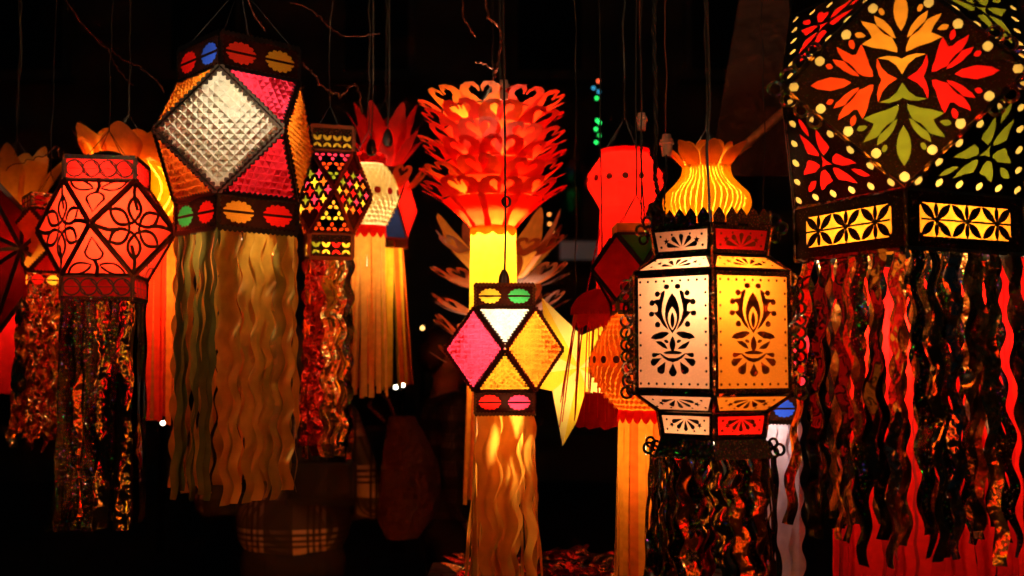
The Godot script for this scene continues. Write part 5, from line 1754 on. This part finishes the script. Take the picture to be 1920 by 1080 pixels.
# lanterns and bare bulbs of the same stall, on the camera's side: what the foils mirror
func stall_side() -> void:
	var spots := [[Vector3(-1.5, 2.15, 0.3), "paper_red", "dark red"], [Vector3(1.7, 2.2, 0.2), "paper_orange", "deep orange"], [Vector3(-0.6, 2.35, 1.1), "paper_amber", "amber"], [Vector3(0.7, 2.3, 1.0), "paper_vermilion", "vermilion"],
		[Vector3(-2.6, 1.9, 0.9), "paper_deep_red", "deep red"], [Vector3(2.7, 1.7, 1.1), "paper_flame", "flame red"], [Vector3(-1.9, 1.2, 1.9), "paper_tangerine", "tangerine"], [Vector3(2.0, 1.15, 2.0), "paper_pale_orange", "pale orange"],
		[Vector3(0.2, 2.45, 2.3), "paper_vermilion", "bright vermilion"], [Vector3(-0.9, 1.75, 3.0), "paper_honey", "honey yellow"], [Vector3(1.1, 1.8, 3.1), "paper_yellow", "yellow"]]
	for e in spots:
		var t := thing("round_lantern", "lit %s round paper lantern hung on the walkway side of the stall" % e[2], "lantern", e[0], 0.0, "lanterns on the walkway side")
		round_lantern(t, [Vector2(0.07, 0.13), Vector2(0.1, 0.11), Vector2(0.15, 0.03), Vector2(0.155, 0.0), Vector2(0.15, -0.04), Vector2(0.09, -0.12), Vector2(0.08, -0.13)], 16, M[e[1]], {"fringe": [0.08, -0.13, 0.45, 20, [e[1]]]})
		bulb(t, Vector3.ZERO, 0.40)
		hang(t, 0.25, 0.07)
	for p in [Vector3(-1.0, 2.62, -0.4), Vector3(1.15, 2.66, -0.5)]:
		var t := thing("bare_bulb", "bare warm bulb hung from the stall's front pole", "bulb", p, 0.0, "bare bulbs over the walkway")
		add_mesh(t, "holder", grid_mesh(lathe_rows([Vector2(0.004, 0.07), Vector2(0.014, 0.065), Vector2(0.018, 0.03), Vector2(0.018, 0.02)], 12), true), M.black_plastic)
		bulb(t, Vector3(0, -0.012, 0), 0.20, Color(1.0, 0.62, 0.30), 0.03)
		add_mesh(t, "cord", tube_mesh([Vector3(0, 0.06, 0), Vector3(0, POLE_Y - p.y, 0)], 0.002, 5), M.cord)
	var bears := ["bare warm bulbs", "deep orange lantern", "amber and vermilion lanterns", "tangerine lantern", "honey yellow lantern"]
	for z in [-0.45, 0.25, 1.0, 2.0, 3.05]:
		var p := thing("bamboo_pole", "bamboo pole over the walkway bearing the " + bears.pop_front(), "pole", Vector3(0, POLE_Y + 0.02, z), 0.0, "overhead bamboo poles")
		add_mesh(p, "stem", tube_mesh([Vector3(-2.6, 0, 0), Vector3(0, 0.01, 0), Vector3(2.6, 0, 0)], 0.022, 10), M.bamboo)

func low_lantern() -> void:
	var t := thing("round_lantern", "lit orange round paper lantern standing low on a crate before the plaid-shirted person", "lantern", at(575, 1180, 3.25), 0.0, "lit paper lanterns")
	round_lantern(t, [Vector2(0.05, 0.12), Vector2(0.09, 0.10), Vector2(0.13, 0.03), Vector2(0.13, -0.03), Vector2(0.09, -0.10), Vector2(0.07, -0.12)], 16, M.paper_tangerine, {})
	bulb(t, Vector3.ZERO, 0.11)
	var c := thing("crate", "wooden crate under the low orange lantern", "crate", Vector3(t.position.x, 0, t.position.z))
	var h: float = t.position.y - 0.12
	for j in 6:
		for k in 4:
			add_mesh(c, "slat", flat_mesh(box_tris(Vector3(0, (j + 0.5) / 6.0 * h, 0.2).rotated(Vector3.UP, k * PI / 2), Vector3(0.2, h / 12.0 - 0.008, 0.008), Basis(Vector3.UP, k * PI / 2))), M.bamboo)
	add_mesh(c, "lid", flat_mesh(box_tris(Vector3(0, h - 0.006, 0), Vector3(0.19, 0.006, 0.19))), M.bamboo)

func _ready() -> void:
	rng.seed = 20
	# camera
	var cam := Camera3D.new()
	cam.name = "camera"
	add_child(cam)
	cam.position = Vector3(0, EYE, 0)
	cam.rotation.x = atan(130.0 / F)
	var att := CameraAttributesPhysical.new()
	att.frustum_focal_length = 45.0
	att.frustum_focus_distance = 2.15
	att.frustum_near = 0.05
	att.frustum_far = 300.0
	att.exposure_aperture = 4.0
	cam.attributes = att
	cam.current = true
	cam_xf = Transform3D(Basis(Vector3.RIGHT, cam.rotation.x), cam.position)
	# night sky and a trace of moonlight
	var env := Environment.new()
	env.background_mode = Environment.BG_SKY
	var sky := Sky.new()
	var sm := ProceduralSkyMaterial.new()
	sm.sky_top_color = Color(0.006, 0.022, 0.032)
	sm.sky_horizon_color = Color(0.006, 0.016, 0.022)
	sm.ground_bottom_color = Color(0.004, 0.004, 0.004)
	sm.ground_horizon_color = Color(0.006, 0.008, 0.012)
	sm.sky_curve = 0.12
	sky.sky_material = sm
	env.sky = sky
	env.tonemap_mode = Environment.TONE_MAPPER_LINEAR
	env.tonemap_exposure = 1.25
	env.sdfgi_enabled = true
	env.ssao_enabled = true
	env.ssil_enabled = true
	var we := WorldEnvironment.new()
	we.name = "environment"
	we.environment = env
	add_child(we)
	var sun := DirectionalLight3D.new()
	sun.name = "moon"
	sun.light_energy = 0.0015
	sun.light_color = Color(0.75, 0.85, 1.0)
	sun.light_angular_distance = 0.5
	sun.rotation = Vector3(-1.0, 0.6, 0)
	sun.shadow_enabled = true
	add_child(sun)
	make_materials()
	textured(mat("collar_film", Color(0.05, 0.014, 0.008), 0.2, 0.2, 0.25), T.mottle, null, 5.0)
	textured(mat("black_gloss", Color(0.10, 0.09, 0.085), 0.14, 0.9), null, T.crumple, 5.0, 0.5)
	textured(mat("amber_gloss", Color(0.30, 0.07, 0.008), 0.18, 0.5), null, T.crumple, 5.0, 0.4)
	mat("dot_maroon", Color(0.10, 0.004, 0.004), 0.5)
	textured(mat("dot_red", Color(0.45, 0.012, 0.010), 0.5, 0.0, 0.9), T.mottle, null, 5.0)
	for p in [["vermilion", Color(0.86, 0.034, 0.006)], ["maroon", Color(0.35, 0.004, 0.004)], ["navy", Color(0.006, 0.014, 0.06)], ["honey", Color(0.88, 0.38, 0.055)], ["dusk", Color(0.75, 0.28, 0.12)], ["tangerine", Color(0.90, 0.24, 0.012)], ["straw", Color(0.72, 0.42, 0.08)], ["pale_orange", Color(0.86, 0.33, 0.07)]]:
		textured(mat("paper_" + p[0], p[1], 0.6, 0.0, 1.5), T.mottle, null, 5.0)
	street()
	people()
	big_foil_lantern()
	small_foil_lantern()
	diya_lantern()
	right_lantern()
	red_cut_lantern()
	patterned_lantern()
	lotus_lantern()
	round_ones()
	vases()
	stars()
	hidden_foil_lantern()
	unlit_foil_lantern()
	gold_tassel_lantern()
	petal_crowned()
	pale_lotus()
	bristle_lantern()
	low_lantern()
	stall_side()
	wires()
